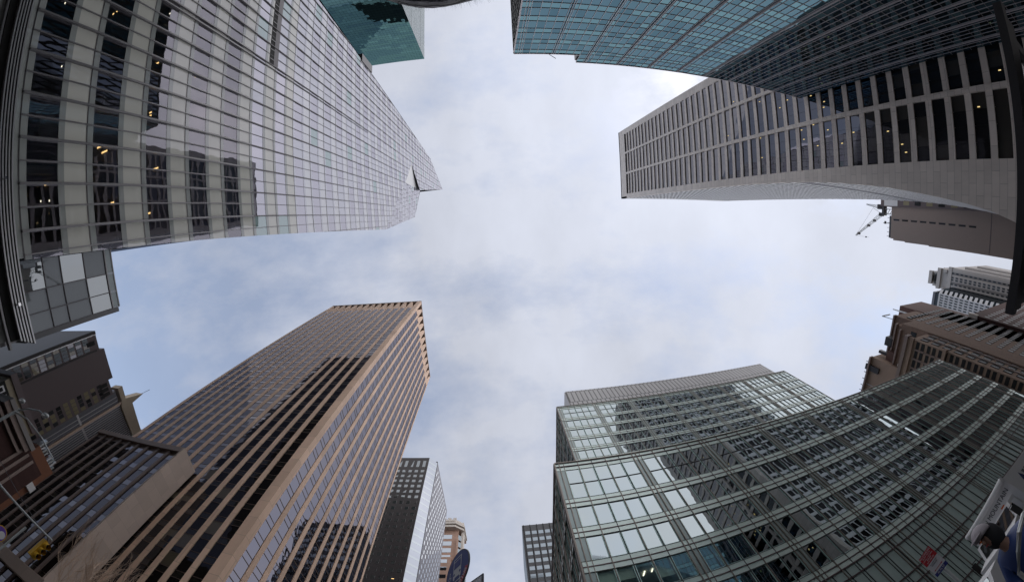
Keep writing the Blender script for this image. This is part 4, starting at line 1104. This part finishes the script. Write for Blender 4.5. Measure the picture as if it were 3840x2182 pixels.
def signs():
    # round bus stop sign
    t = thing('bus_stop_sign', (-.55, -3.3, -H), 'round blue bus stop sign with a white bus and a red NO STANDING rim', 'bus stop sign')
    C = Vector(SIGN_C); u = Vector((math.cos(SIGN_PHI), math.sin(SIGN_PHI), 0)); v = Vector((0, 0, 1)); nn = Vector((-u.y, u.x, 0))
    if nn.dot(-C) < 0: nn = -nn
    R_ = SIGN_R
    P = lambda a, b, o=0.: tuple(C + u * a * R_ + v * b * R_ + nn * o)
    d = MB()
    d.disc(C, u, v, 0, R_ * 1.04, 0, 2 * math.pi, 'signg', 48)
    k = 48
    for i in range(k):
        a0 = 2 * math.pi * i / k; a1 = 2 * math.pi * (i + 1) / k
        p = [C + (u * math.cos(a) + v * math.sin(a)) * R_ * 1.04 for a in (a0, a1)]; d.poly([p[0], p[1], p[1] + nn * .012, p[0] + nn * .012], 'signg')
    d.disc(C + nn * .012, u, v, R_ * .99, R_ * 1.04, 0, 2 * math.pi, 'signg', 48)
    d.disc(C + nn * .012, u, v, 0, R_ * .99, 0, 2 * math.pi, 'blue', 48); d.build('sign_plate', t)
    r = MB(); r.disc(C + nn * .0135, u, v, R_ * .74, R_ * 1.0, math.radians(195), math.radians(345), 'red', 32); r.build('red_rim', t)
    # lettering along the rim, readable from the camera: screen right = -? decided by handedness
    sgn = 1 if (u.cross(v)).dot(nn) < 0 else -1   # map frame is mirrored
    s = 'NO STANDING'
    for i, ch in enumerate(s):
        if ch == ' ': continue
        a = math.radians(270 + sgn * (-62 + 124 * i / (len(s) - 1)))
        rad = Vector(u) * math.cos(a) + v * math.sin(a); tan = (v * math.cos(a) - Vector(u) * math.sin(a)) * sgn
        text_obj(ch, R_ * .24, 'signw', C + rad * R_ * .865 + nn * .015, tan, -rad, 'lettering', t, .001, bold=.002)
    b = MB()
    def rect(a0, a1, b0, b1, m, o=.0145):
        b.poly([P(sgn * a0, b0, o), P(sgn * a1, b0, o), P(sgn * a1, b1, o), P(sgn * a0, b1, o)], m)
    rect(-.36, .36, -.34, .72, 'signw'); rect(-.30, .30, .12, .52, 'blue', .0155); rect(-.30, .30, .56, .66, 'blue', .0155)
    rect(-.34, -.2, -.44, -.34, 'signw'); rect(.2, .34, -.44, -.34, 'signw')
    for a in (-.26, .26): b.disc(P(sgn * a, -.16, .0155), u * R_, v * R_, 0, .07, 0, 2 * math.pi, 'blue', 14)
    b.poly([P(sgn * -.38, -.58, .0145), P(sgn * -.24, -.48, .0145), P(sgn * -.24, -.68, .0145)], 'signw'); b.poly([P(sgn * .38, -.58, .0145), P(sgn * .24, -.68, .0145), P(sgn * .24, -.48, .0145)], 'signw'); rect(-.26, .26, -.61, -.55, 'signw')
    b.build('bus_symbol', t)
    w = MB(); w.disc(P(sgn * -.66, -.18, .0145), u * R_, v * R_, .09, .12, math.radians(100), math.radians(400), 'signw', 20)
    w.disc(P(sgn * -.66, .12, .0145), u * R_, v * R_, 0, .04, 0, 2 * math.pi, 'signw', 10)
    w.poly([P(sgn * -.68, .07, .0145), P(sgn * -.64, .07, .0145), P(sgn * -.64, -.15, .0145), P(sgn * -.68, -.15, .0145)], 'signw'); w.poly([P(sgn * -.68, -.12, .0145), P(sgn * -.52, -.12, .0145), P(sgn * -.52, -.16, .0145), P(sgn * -.68, -.16, .0145)], 'signw')
    w.build('wheelchair_symbol', t)
    pl = MB(); q = C - nn * .05; pl.tube([(q.x, q.y, -H), (q.x, q.y, C.z + .1)], .03, 'steel', 8); pl.build('post', t)
    # grey edged plate beside it
    t2 = thing('route_sign', (-.2, -1.5, -H), 'small white rectangular sign with grey edge, corner showing beside the round bus sign', 'sign')
    pz = 2.0
    m = MB(); a = Vector((-.1318 * pz, -1.4556 * pz, pz)); b_ = Vector((-.2636 - .40, -2.911 - .45, pz)); 
    top = [a, b_]
    dd = (b_ - a); dd.z = 0; dn = Vector((-dd.y, dd.x, 0)).normalized() * .006
    def plate(off, m_, inset=0.):
        e = dd.normalized() * inset; m.poly([a + e + off - Vector((0, 0, inset)), b_ - e + off - Vector((0, 0, inset)), b_ - e + off - Vector((0, 0, .7 - inset)), a + e + off - Vector((0, 0, .7 - inset))], m_)
    if dn.dot(-a) < 0: dn = -dn
    plate(-dn, 'signg'); plate(dn, 'signg'); plate(dn * 1.4, 'signw', .018)
    for e in (Vector((0, 0, 0)), Vector((0, 0, -.7))): m.poly([a - dn + e, b_ - dn + e, b_ + dn + e, a + dn + e], 'signg')
    m.poly([a - dn, a + dn, a + dn - Vector((0, 0, .7)), a - dn - Vector((0, 0, .7))], 'signg'); m.build('sign_plate', t2)
    text_obj('&', .09, 'text_d', tuple(a + dd.normalized() * .10 - Vector((0, 0, .09)) + dn * 1.8), tuple(-dd.normalized() if dn.cross(-dd).z > 0 else dd.normalized()), (0, 0, 1), 'lettering', t2, .0005)
    pl = MB(); mid = (a + b_) / 2 - dn * 5; pl.tube([(mid.x, mid.y, -H), (mid.x, mid.y, pz - .02)], .025, 'steel', 8); pl.build('post', t2)
    # no standing sign
    x = 5.9; t3 = thing('no_standing_sign', (x, -4.5, -H), 'red and white NO STANDING parking sign with double arrow', 'parking sign')
    y0, y1, zt, zb = -4.62, -4.30, 1.00, .58
    cy = (y0 + y1) / 2
    rt = Vector((.62, -.78 * .0 - .1, 0))
    A = Vector((5.85, -4.27, 0)); B2 = Vector((5.87, -4.60, 0)); di = (B2 - A).normalized(); nm = Vector((-di.y, di.x, 0)); nm = nm if nm.dot(-A) > 0 else -nm
    q = MB(); Q = lambda f, z, o=.004: tuple(A + (B2 - A) * f + Vector((0, 0, z)) + nm * o)
    q.poly([Q(0, .62, 0), Q(1, .62, 0), Q(1, 1.02, 0), Q(0, 1.02, 0)], 'signw')
    q.poly([Q(.0, .835), Q(1., .835), Q(1., 1.02), Q(.0, 1.02)], 'red'); q.poly([Q(0, .66), Q(1, .66), Q(1, .833), Q(0, .833)], 'signw'); q.poly([Q(0, .60), Q(1, .60), Q(1, .66), Q(0, .66)], 'blue'); q.build('sign_plate', t3)
    o2 = MB()
    for (f0, z0, f1, z1) in ((.22, .690, .78, .698),): o2.poly([Q(f0, z0, .007), Q(f1, z0, .007), Q(f1, z1, .007), Q(f0, z1, .007)], 'red')
    o2.poly([Q(.14, .694, .007), Q(.24, .706, .007), Q(.24, .682, .007)], 'red'); o2.poly([Q(.86, .694, .007), Q(.76, .706, .007), Q(.76, .682, .007)], 'red'); o2.build('arrow', t3)
    # on screen, reading direction runs B2 -> A
    for i, (sx, zz, sz, mt) in enumerate((('NO STANDING', .99, .044, 'signw'), ('EXCEPT TRUCKS', .955, .030, 'signw'), ('LOADING & UNLOADING', .922, .024, 'signw'), ('8AM-6PM', .892, .030, 'signw'), ('MON THRU FRI', .860, .030, 'signw'), ('ALL OTHER TIMES', .805, .024, 'text_d'), ('NO PARKING', .775, .026, 'text_d'), ('M5 M6 M7', .63, .045, 'signw'))):
        text_obj(sx, sz, mt, Q(.5, zz, .0075), tuple(A - B2), (0, 0, 1), 'lettering', t3, .0005)
    pp = MB(); pp.tube([(*(A + (B2 - A) * .5 - nm * .04)[:2], -H), (*(A + (B2 - A) * .5 - nm * .04)[:2], .9)], .028, 'steel', 8); pp.build('post', t3)
    # curb side hand rail in front of the person
    t4 = thing('bent_steel_rail', (2.3, -1.5, -H), 'thin pale bent steel rail standing in front of the person in the blue jacket', 'rail')
    p = MB(); p.tube([(2.3, -1.52, -H), (2.25, -1.42, -.12), (2.2, -1.30, -.05), (2.2, -1.22, .0), (2.26, -1.17, .03), (2.9, -1.3, .03), (2.95, -1.6, -H)], .013, 'steel', 8); p.build('rail', t4)
SIGN_C = (-.546, -3.266, 2.289); SIGN_PHI = .947; SIGN_R = .231
signs()

def truck():
    t = thing('box_truck', (21, -9.8, -H), 'white delivery box truck with dark lettering and a chrome grille parked in the side street', 'truck')
    x0 = 17.6; y0, y1 = -11.3, -8.35; zt = 1.7
    b = MB(); b.box(x0, x0 + 7, y0, y1, -.75, zt, 'white'); b.box(x0 + .3, x0 + 7, y0 + .5, y1 - .5, -1.1, -.75, 'steeld'); b.build('cargo_box', t)
    r = MB(); r.tube([(x0 - .05, y0, zt), (x0 - .05, y1, zt)], .13, 'white', 12); r.build('roof_rail', t)
    # cab: body, sloped windscreen, hood
    c = MB(); cx = x0 - 1.9
    prof = [(x0, 1.05), (x0 - .7, 1.02), (x0 - 1.0, .45), (x0 - 1.75, .30), (x0 - 1.85, -.75), (x0, -.75)]
    ya, yb = y0 + .3, y1 - .3
    for yy in (ya, yb): c.poly([(x, yy, z) for x, z in prof], 'white')
    for i in range(len(prof)):
        a, b2 = prof[i], prof[(i + 1) % len(prof)]; c.poly([(a[0], ya, a[1]), (a[0], yb, a[1]), (b2[0], yb, b2[1]), (b2[0], ya, b2[1])], 'white')
    c.build('cab', t)
    g = MB(); g.poly([(x0 - .74, ya + .15, .97), (x0 - .74, yb - .15, .97), (x0 - 1.03, yb - .15, .46), (x0 - 1.03, ya + .15, .46)], 'tglass'); g.build('windscreen', t)
    for yy in (yb + .01, ya - .01):
        g = MB(); g.poly([(x0 - .15, yy, .9), (x0 - .70, yy, .9), (x0 - .92, yy, .42), (x0 - .15, yy, .42)], 'tglass'); g.build('side_window', t)
    gr = MB()
    for i in range(6): gr.box(x0 - 1.93, x0 - 1.8, ya + .45, yb - .45, -.62 + i * .115, -.56 + i * .115, 'chrome')
    gr.box(x0 - 1.88, x0 - 1.8, ya + .4, yb - .4, -.65, .05, 'black'); gr.build('grille', t)
    for yy in (ya + .22, yb - .22):
        h = MB(); h.tube([(x0 - 1.8, yy, -.1), (x0 - 1.92, yy, -.1)], .13, 'chrome', 14); h.build('headlight', t)
    bp = MB(); bp.box(x0 - 2.1, x0 - 1.85, ya - .05, yb + .05, -1.1, -.8, 'chrome'); bp.build('bumper', t)
    for xx in (x0 - 1.2, x0 + 5.2):
        for yy in (ya + .05, yb - .05):
            w = MB(); w.tube([(xx, yy - .14, -1.12), (xx, yy + .14, -1.12)], .48, 'black', 20); w.tube([(xx, yy - .15, -1.12), (xx, yy + .15, -1.12)], .22, 'steel', 12); w.build('wheel', t)
    for (yy, s) in ((yb + .25, 1), (ya - .25, -1)):
        m = MB(); m.box(x0 - 1.35, x0 - 1.25, yy - .11, yy + .11, .2, .75, 'black'); m.tube([(x0 - 1.2, yy - .2 * s, .8), (x0 - 1.3, yy, .8)], .02, 'steeld', 6); m.build('mirror', t)
    for i in range(3):
        m = MB(); m.box(x0 - .95, x0 - .85, ya + .4 + i * .85, ya + .55 + i * .85, 1.03, 1.09, 'orange'); m.build('marker_lamp', t)
    text_obj('IRON MOUNTAIN', .28, 'text_d', (x0 - .02, (y0 + y1) / 2 + .12, 1.34), (0, 1, 0), (0, 0, 1), 'lettering', t, .004)
    l = MB(); l.poly([(x0 - .02, y0 + .08, 1.22), (x0 - .02, y0 + .36, 1.22), (x0 - .02, y0 + .24, 1.55)], 'navy'); l.poly([(x0 + .9, y1 + .01, .92), (x0 + 1.4, y1 + .01, .92), (x0 + 1.2, y1 + .01, 1.35)], 'navy'); l.poly([(x0 + .2, y1 + .01, -.3), (x0 + 5, y1 + .01, -.3), (x0 + 5, y1 + .01, .45), (x0 + 1.2, y1 + .01, .35)], 'navy'); l.build('mountain_logo', t)
    text_obj('IRON MOUNTAIN', .40, 'text_d', (x0 + 3.1, y1 + .015, 1.12), (1, 0, 0), (0, 0, 1), 'lettering', t, .004)
    # white van roof nearer
    t = thing('white_van', (12, -9.2, -H), 'rounded white van nose with a small blue logo at the bottom edge', 'van')
    v = MB(); n = 12
    prof = [(9.9, -1.2), (10.0, -.9), (10.8, -.6), (11.3, -.5), (11.8, .02), (12.4, .12), (14.6, .12), (14.7, -1.2)]
    ya, yb = -9.35, -7.95
    for yy, k_ in ((ya, 1), (yb, 1)): v.poly([(x, yy, z) for x, z in prof], 'white')
    for i in range(len(prof)):
        a, b2 = prof[i], prof[(i + 1) % len(prof)]; v.poly([(a[0], ya, a[1]), (a[0], yb, a[1]), (b2[0], yb, b2[1]), (b2[0], ya, b2[1])], 'white')
    o = v.build('body', t); bv = o.modifiers.new('b', 'BEVEL'); bv.width = .14; bv.segments = 3
    g = MB(); g.poly([(11.31, ya + .15, -.46), (11.31, yb - .15, -.46), (11.76, yb - .15, .0), (11.76, ya + .15, .0)], 'tglass'); g.build('windscreen', t)
    for xx in (10.3, 14.4):
        for yy in (ya, yb): w = MB(); w.tube([(xx, yy - .1, -1.25), (xx, yy + .1, -1.25)], .34, 'black', 18); w.build('wheel', t)
truck()

def skin_body(name, verts, edges, mat, parent, sub=2):
    me = bpy.data.meshes.new(name); me.from_pydata([W(v[:3]) - parent.location for v in verts], edges, [])
    o = bpy.data.objects.new(name, me); COL.objects.link(o); o.parent = parent
    me.materials.append(M[mat])
    md = o.modifiers.new('skin', 'SKIN'); md.use_smooth_shade = True
    for i, v in enumerate(verts): me.skin_vertices[0].data[i].radius = (v[3], v[4] if len(v) > 4 else v[3])
    me.skin_vertices[0].data[0].use_root = True
    s = o.modifiers.new('sub', 'SUBSURF'); s.levels = sub; s.render_levels = sub
    return o
def ellipsoid(mb, c, r, mat, n=20, m=14, f=None):
    vs = []; fs = []
    for i in range(m + 1):
        th = math.pi * i / m
        for k in range(n):
            a = 2 * math.pi * k / n; p = Vector((math.sin(th) * math.cos(a), math.sin(th) * math.sin(a), math.cos(th)))
            if f: p = f(p)
            vs.append((c[0] + p.x * r[0], c[1] + p.y * r[1], c[2] + p.z * r[2]))
    for i in range(m):
        for k in range(n): fs.append((i * n + k, i * n + (k + 1) % n, (i + 1) * n + (k + 1) % n, (i + 1) * n + k))
    mb.mesh(vs, fs, mat)
def person_blue():
    bx, by = 4.25, -2.43
    t = thing('person', (bx, by, -H), 'person in a blue jacket and grey cap bending towards the street at the right edge', 'person')
    z = lambda v: v * 1.03 - H + .07
    # facing -x -y side, leaning; verts: x,y,z,rx,ry
    V = [(bx, by, z(.95), .15, .12), (bx - .03, by - .0, z(1.15), .17, .13), (bx - .06, by, z(1.38), .19, .13), (bx - .12, by - .02, z(1.53), .07, .07),
         (bx - .17, by - .03, z(1.60), .05, .05), (bx - .2, by - .05, z(1.68), .066, .075), (bx - .2, by - .05, z(1.76), .058, .066),
         (bx - .02, by + .20, z(1.43), .08), (bx - .06, by + .27, z(1.16), .055), (bx - .28, by + .22, z(1.05), .04),
         (bx - .06, by - .20, z(1.43), .08), (bx - .14, by - .27, z(1.18), .055), (bx - .33, by - .2, z(1.06), .04),
         (bx, by + .1, z(.85), .11), (bx - .02, by + .12, z(.48), .075), (bx + .02, by + .13, z(.09), .05), (bx - .14, by + .14, z(.05), .04),
         (bx, by - .1, z(.85), .11), (bx - .04, by - .12, z(.48), .075), (bx + .02, by - .13, z(.09), .05), (bx - .14, by - .14, z(.05), .04)]
    E_ = [(0, 1), (1, 2), (2, 3), (3, 4), (4, 5), (5, 6), (2, 7), (7, 8), (8, 9), (2, 10), (10, 11), (11, 12), (0, 13), (13, 14), (14, 15), (15, 16), (0, 17), (17, 18), (18, 19), (19, 20)]
    skin_body('body', V, E_, 'skin', t)
    J = [(a[0], a[1], a[2], a[3] + .035, (a[4] if len(a) > 4 else a[3]) + .035) for a in (V[0], V[1], V[2], (V[3][0] - .02, V[3][1], V[3][2] + .02, .085, .085), V[7], V[8], V[9], V[10], V[11], V[12])]
    skin_body('jacket', J, [(0, 1), (1, 2), (2, 3), (2, 4), (4, 5), (5, 6), (2, 7), (7, 8), (8, 9)], 'jacket', t)
    T = [(a[0], a[1], a[2], a[3] + .025) for a in (V[0], V[13], V[14], V[15], V[17], V[18], V[19])]
    skin_body('trousers', T, [(0, 1), (1, 2), (2, 3), (0, 4), (4, 5), (5, 6)], 'darkcloth', t)
    hd = Vector((bx - .2, by - .05, z(1.73)))
    h = MB(); ellipsoid(h, hd + Vector((.06, .015, -.05)), (.11, .105, .15), 'darkcloth'); h.build('hair', t, True)
    c = MB(); ellipsoid(c, hd + Vector((-.01, 0, .035)), (.118, .106, .105), 'greycloth', f=lambda p: Vector((p.x, p.y, max(p.z, -.15)))); c.mesh([hd + Vector(q) for q in ((-.09, -.07, .06), (-.09, .07, .06), (-.19, .05, .045), (-.19, -.05, .045), (-.09, -.07, .07), (-.09, .07, .07), (-.19, .05, .055), (-.19, -.05, .055))], [(0, 1, 2, 3), (4, 5, 6, 7), (0, 1, 5, 4), (2, 3, 7, 6), (1, 2, 6, 5), (0, 3, 7, 4)], 'greycloth'); c.build('cap', t, True)
    f = MB(); ellipsoid(f, hd + Vector((-.10, 0, -.03)), (.022, .014, .025), 'skin', 10, 8)
    for s in (-.032, .032): ellipsoid(f, hd + Vector((-.083, s, .005)), (.01, .012, .008), 'black', 8, 6)
    f.mesh([hd + Vector(q) for q in ((-.09, -.022, -.068), (-.09, .022, -.068), (-.092, .018, -.076), (-.092, -.018, -.076))], [(0, 1, 2, 3)], 'red'); f.build('face', t, True)
    for (wr, sg) in ((V[9], 1), (V[12], -1)):
        for k in range(4): 
            b = Vector(wr[:3]); d = Vector((-.06, (k - 1.5) * .016, -.012)); skin_body('finger', [(*(b + Vector((-.02, (k - 1.5) * .018, 0))), .010), (*(b + d), .009), (*(b + d * 1.5 + Vector((0, 0, -.02))), .008)], [(0, 1), (1, 2)], 'skin', t, 1)
        b = Vector(wr[:3]); skin_body('thumb', [(*(b + Vector((0, .03 * sg, 0))), .012), (*(b + Vector((-.04, .045 * sg, -.005))), .010), (*(b + Vector((-.06, .04 * sg, -.02))), .008)], [(0, 1), (1, 2)], 'skin', t, 1)
person_blue()

def photographer():
    hc = Vector((HAT_C[0], HAT_C[1], HAT_C[2])); r = HAT_R
    bx, by = hc.x - .02, hc.y + .12
    t = thing('person', (bx, by, -H), 'photographer in a fuzzy charcoal knit hat leaning in at the top edge', 'person')
    z = lambda v: v - H + (hc.z + H - 1.66)
    V = [(bx, by + .15, z(.9), .14, .11), (bx, by + .14, z(1.12), .15, .12), (bx, by + .12, z(1.32), .17, .12), (bx, by + .03, z(1.46), .06), (hc.x, hc.y + .02, z(1.55), .065), (hc.x, hc.y, z(1.62), .08), (hc.x, hc.y, z(1.68), .07),
         (bx + .19, by + .13, z(1.37), .07), (bx + .3, by + .02, z(1.15), .05), (bx + .2, by - .14, z(1.05), .035), (bx - .19, by + .13, z(1.37), .07), (bx - .3, by + .02, z(1.15), .05), (bx - .2, by - .14, z(1.05), .035),
         (bx + .1, by + .15, z(.8), .1), (bx + .11, by + .14, z(.45), .07), (bx + .12, by + .18, z(.09), .05), (bx + .12, by + .03, z(.05), .04), (bx - .1, by + .15, z(.8), .1), (bx - .11, by + .14, z(.45), .07), (bx - .12, by + .18, z(.09), .05), (bx - .12, by + .03, z(.05), .04)]
    E_ = [(0, 1), (1, 2), (2, 3), (3, 4), (4, 5), (5, 6), (2, 7), (7, 8), (8, 9), (2, 10), (10, 11), (11, 12), (0, 13), (13, 14), (14, 15), (15, 16), (0, 17), (17, 18), (18, 19), (19, 20)]
    skin_body('body', V, E_, 'darkcloth', t)
    h = MB(); rr = random.Random(4)
    def bump(p):
        k = 1 + .012 * math.sin(p.x * 9 + p.z * 5) + .01 * math.sin(p.y * 13); return p * k
    ellipsoid(h, hc, (r, r, r * .96), 'knit', 64, 40, bump); h.build('knit_hat', t, True)
    fz = MB()
    for i in range(5200):
        a = rr.uniform(0, 2 * math.pi); b = rr.uniform(.0, 1.0); th = math.acos(1 - 1.5 * b)
        d = Vector((math.sin(th) * math.cos(a), math.sin(th) * math.sin(a), math.cos(th))); p = hc + d * r * 1.0
        s = d.cross(Vector((rr.uniform(-1, 1), rr.uniform(-1, 1), rr.uniform(-1, 1)))).normalized(); L = rr.uniform(.002, .0065)
        q = p + d * L + s * rr.uniform(-.003, .003)
        w = s * .00012; fz.poly([p - w - d * .004, p + w - d * .004, q], 'knit')
    fz.build('wool_fuzz', t)['kind'] = 'stuff'
HAT_C = (-.030, .300, .218); HAT_R = .13
photographer()

# ------------------------------------------------------------------ camera
R_ = [[0.9971061, -0.04603088, -0.06050279], [0.05719324, 0.97851036, 0.19810707], [0.05008356, -0.20099412, 0.9783113]]
cam = bpy.data.cameras.new('camera'); co = bpy.data.objects.new('camera', cam); COL.objects.link(co)
fl = lambda v: Vector((v[0], -v[1], v[2]))
r, u, f = fl(R_[0]), fl(R_[1]), fl(R_[2])
co.matrix_world = Matrix(((r.x, u.x, -f.x, 0), (r.y, u.y, -f.y, 0), (r.z, u.z, -f.z, H), (0, 0, 0, 1)))
cam.type = 'PANO'; cam.sensor_width = 36; cam.sensor_fit = 'HORIZONTAL'; cam.clip_start = .02; cam.clip_end = 5000
cc = cam
cc.panorama_type = 'FISHEYE_LENS_POLYNOMIAL'
FM = 1337.3893 * 36 / 3840
cc.fisheye_fov = math.radians(200)
cc.fisheye_polynomial_k0 = 0; cc.fisheye_polynomial_k1 = -1 / FM; cc.fisheye_polynomial_k2 = 0; cc.fisheye_polynomial_k3 = .03721 / FM ** 3; cc.fisheye_polynomial_k4 = 0
sc.camera = co

# ------------------------------------------------------------------ light
w = bpy.data.worlds.new('World'); sc.world = w; w.use_nodes = True; t = w.node_tree; t.nodes.clear()
out = t.nodes.new('ShaderNodeOutputWorld'); bg = t.nodes.new('ShaderNodeBackground')
SUN_EL, SUN_AZ = math.radians(46), math.radians(32)      # azimuth in the map frame from +x towards +y (south)
sky = t.nodes.new('ShaderNodeTexSky'); sky.sky_type = 'NISHITA'; sky.sun_disc = False
sky.sun_elevation = SUN_EL
sd = Vector((math.cos(SUN_EL) * math.cos(SUN_AZ), -math.cos(SUN_EL) * math.sin(SUN_AZ), math.sin(SUN_EL)))
sky.sun_rotation = math.atan2(sd.x, sd.y)
tc = t.nodes.new('ShaderNodeTexCoord')
def noise(scale, det, rough, off, stretch=(1, 1, 1)):
    mp = t.nodes.new('ShaderNodeMapping'); mp.inputs['Location'].default_value = off; mp.inputs['Scale'].default_value = stretch; t.links.new(tc.outputs['Generated'], mp.inputs[0])
    n = t.nodes.new('ShaderNodeTexNoise'); n.inputs['Scale'].default_value = scale; n.inputs['Detail'].default_value = det; n.inputs['Roughness'].default_value = rough; t.links.new(mp.outputs[0], n.inputs['Vector']); return n.outputs['Fac']
def math_(op, a, b=None, c=None, clamp=False):
    n = t.nodes.new('ShaderNodeMath'); n.operation = op; n.use_clamp = clamp
    for i, v in enumerate((a, b, c)):
        if v is None: continue
        if isinstance(v, (int, float)): n.inputs[i].default_value = v
        else: t.links.new(v, n.inputs[i])
    return n.outputs[0]
def dot(vec):
    n = t.nodes.new('ShaderNodeVectorMath'); n.operation = 'DOT_PRODUCT'; n.inputs[1].default_value = vec; t.links.new(tc.outputs['Generated'], n.inputs[0]); return n.outputs['Value']
# cloud cover: thin to the north-west (blue gaps), thick towards the hidden sun
nw = Vector((-.85, .38, .38)).normalized()
gap = math_('SUBTRACT', dot(nw), .50)
cover = math_('SUBTRACT', math_('ADD', .95, math_('MULTIPLY', math_('SUBTRACT', noise(3.4, 9, .6, (3, 1, 2), (1, 1.6, 1)), .5), 2.6)), math_('MULTIPLY', math_('MAXIMUM', gap, 0), 1.9), clamp=True)
glow = math_('POWER', math_('MAXIMUM', dot(sd), 0), 3.0)
tex = math_('MULTIPLY', math_('SUBTRACT', noise(2.6, 9, .58, (7, 3, 5), (1.5, .9, 1)), .5), .42)
lum = math_('ADD', math_('ADD', .87, tex), math_('MULTIPLY', glow, .38))
cl = t.nodes.new('ShaderNodeVectorMath'); cl.operation = 'SCALE'; cl.inputs[0].default_value = (5.8, 6.1, 7.0); t.links.new(lum, cl.inputs['Scale'])
sk = t.nodes.new('ShaderNodeVectorMath'); sk.operation = 'SCALE'; sk.inputs['Scale'].default_value = 1.0; t.links.new(sky.outputs[0], sk.inputs[0])
sk.inputs['Scale'].default_value = 1.85
mx = t.nodes.new('ShaderNodeMix'); mx.data_type = 'RGBA'
cov = math_('ADD', math_('MULTIPLY', cover, .60), .40)
t.links.new(cov, mx.inputs['Factor']); t.links.new(sk.outputs[0], mx.inputs['A']); t.links.new(cl.outputs[0], mx.inputs['B'])
t.links.new(mx.outputs['Result'], bg.inputs[0]); bg.inputs[1].default_value = .10; t.links.new(bg.outputs[0], out.inputs[0])
sl = bpy.data.lights.new('sun', 'SUN'); sl.energy = 1.5; sl.angle = math.radians(150); sl.color = (1, .94, .86)
so = bpy.data.objects.new('sun', sl); COL.objects.link(so); so.rotation_euler = (-sd).to_track_quat('-Z', 'Y').to_euler()

vs = sc.view_settings; vs.view_transform = 'Standard'; vs.look = 'None'; vs.exposure = .18; vs.gamma = 1; vs.use_curve_mapping = False
cy = sc.cycles; cy.use_denoising = True; cy.max_bounces = 8; cy.diffuse_bounces = 3; cy.glossy_bounces = 4; cy.transparent_max_bounces = 10; cy.caustics_reflective = False; cy.caustics_refractive = False; cy.sample_clamp_indirect = 6
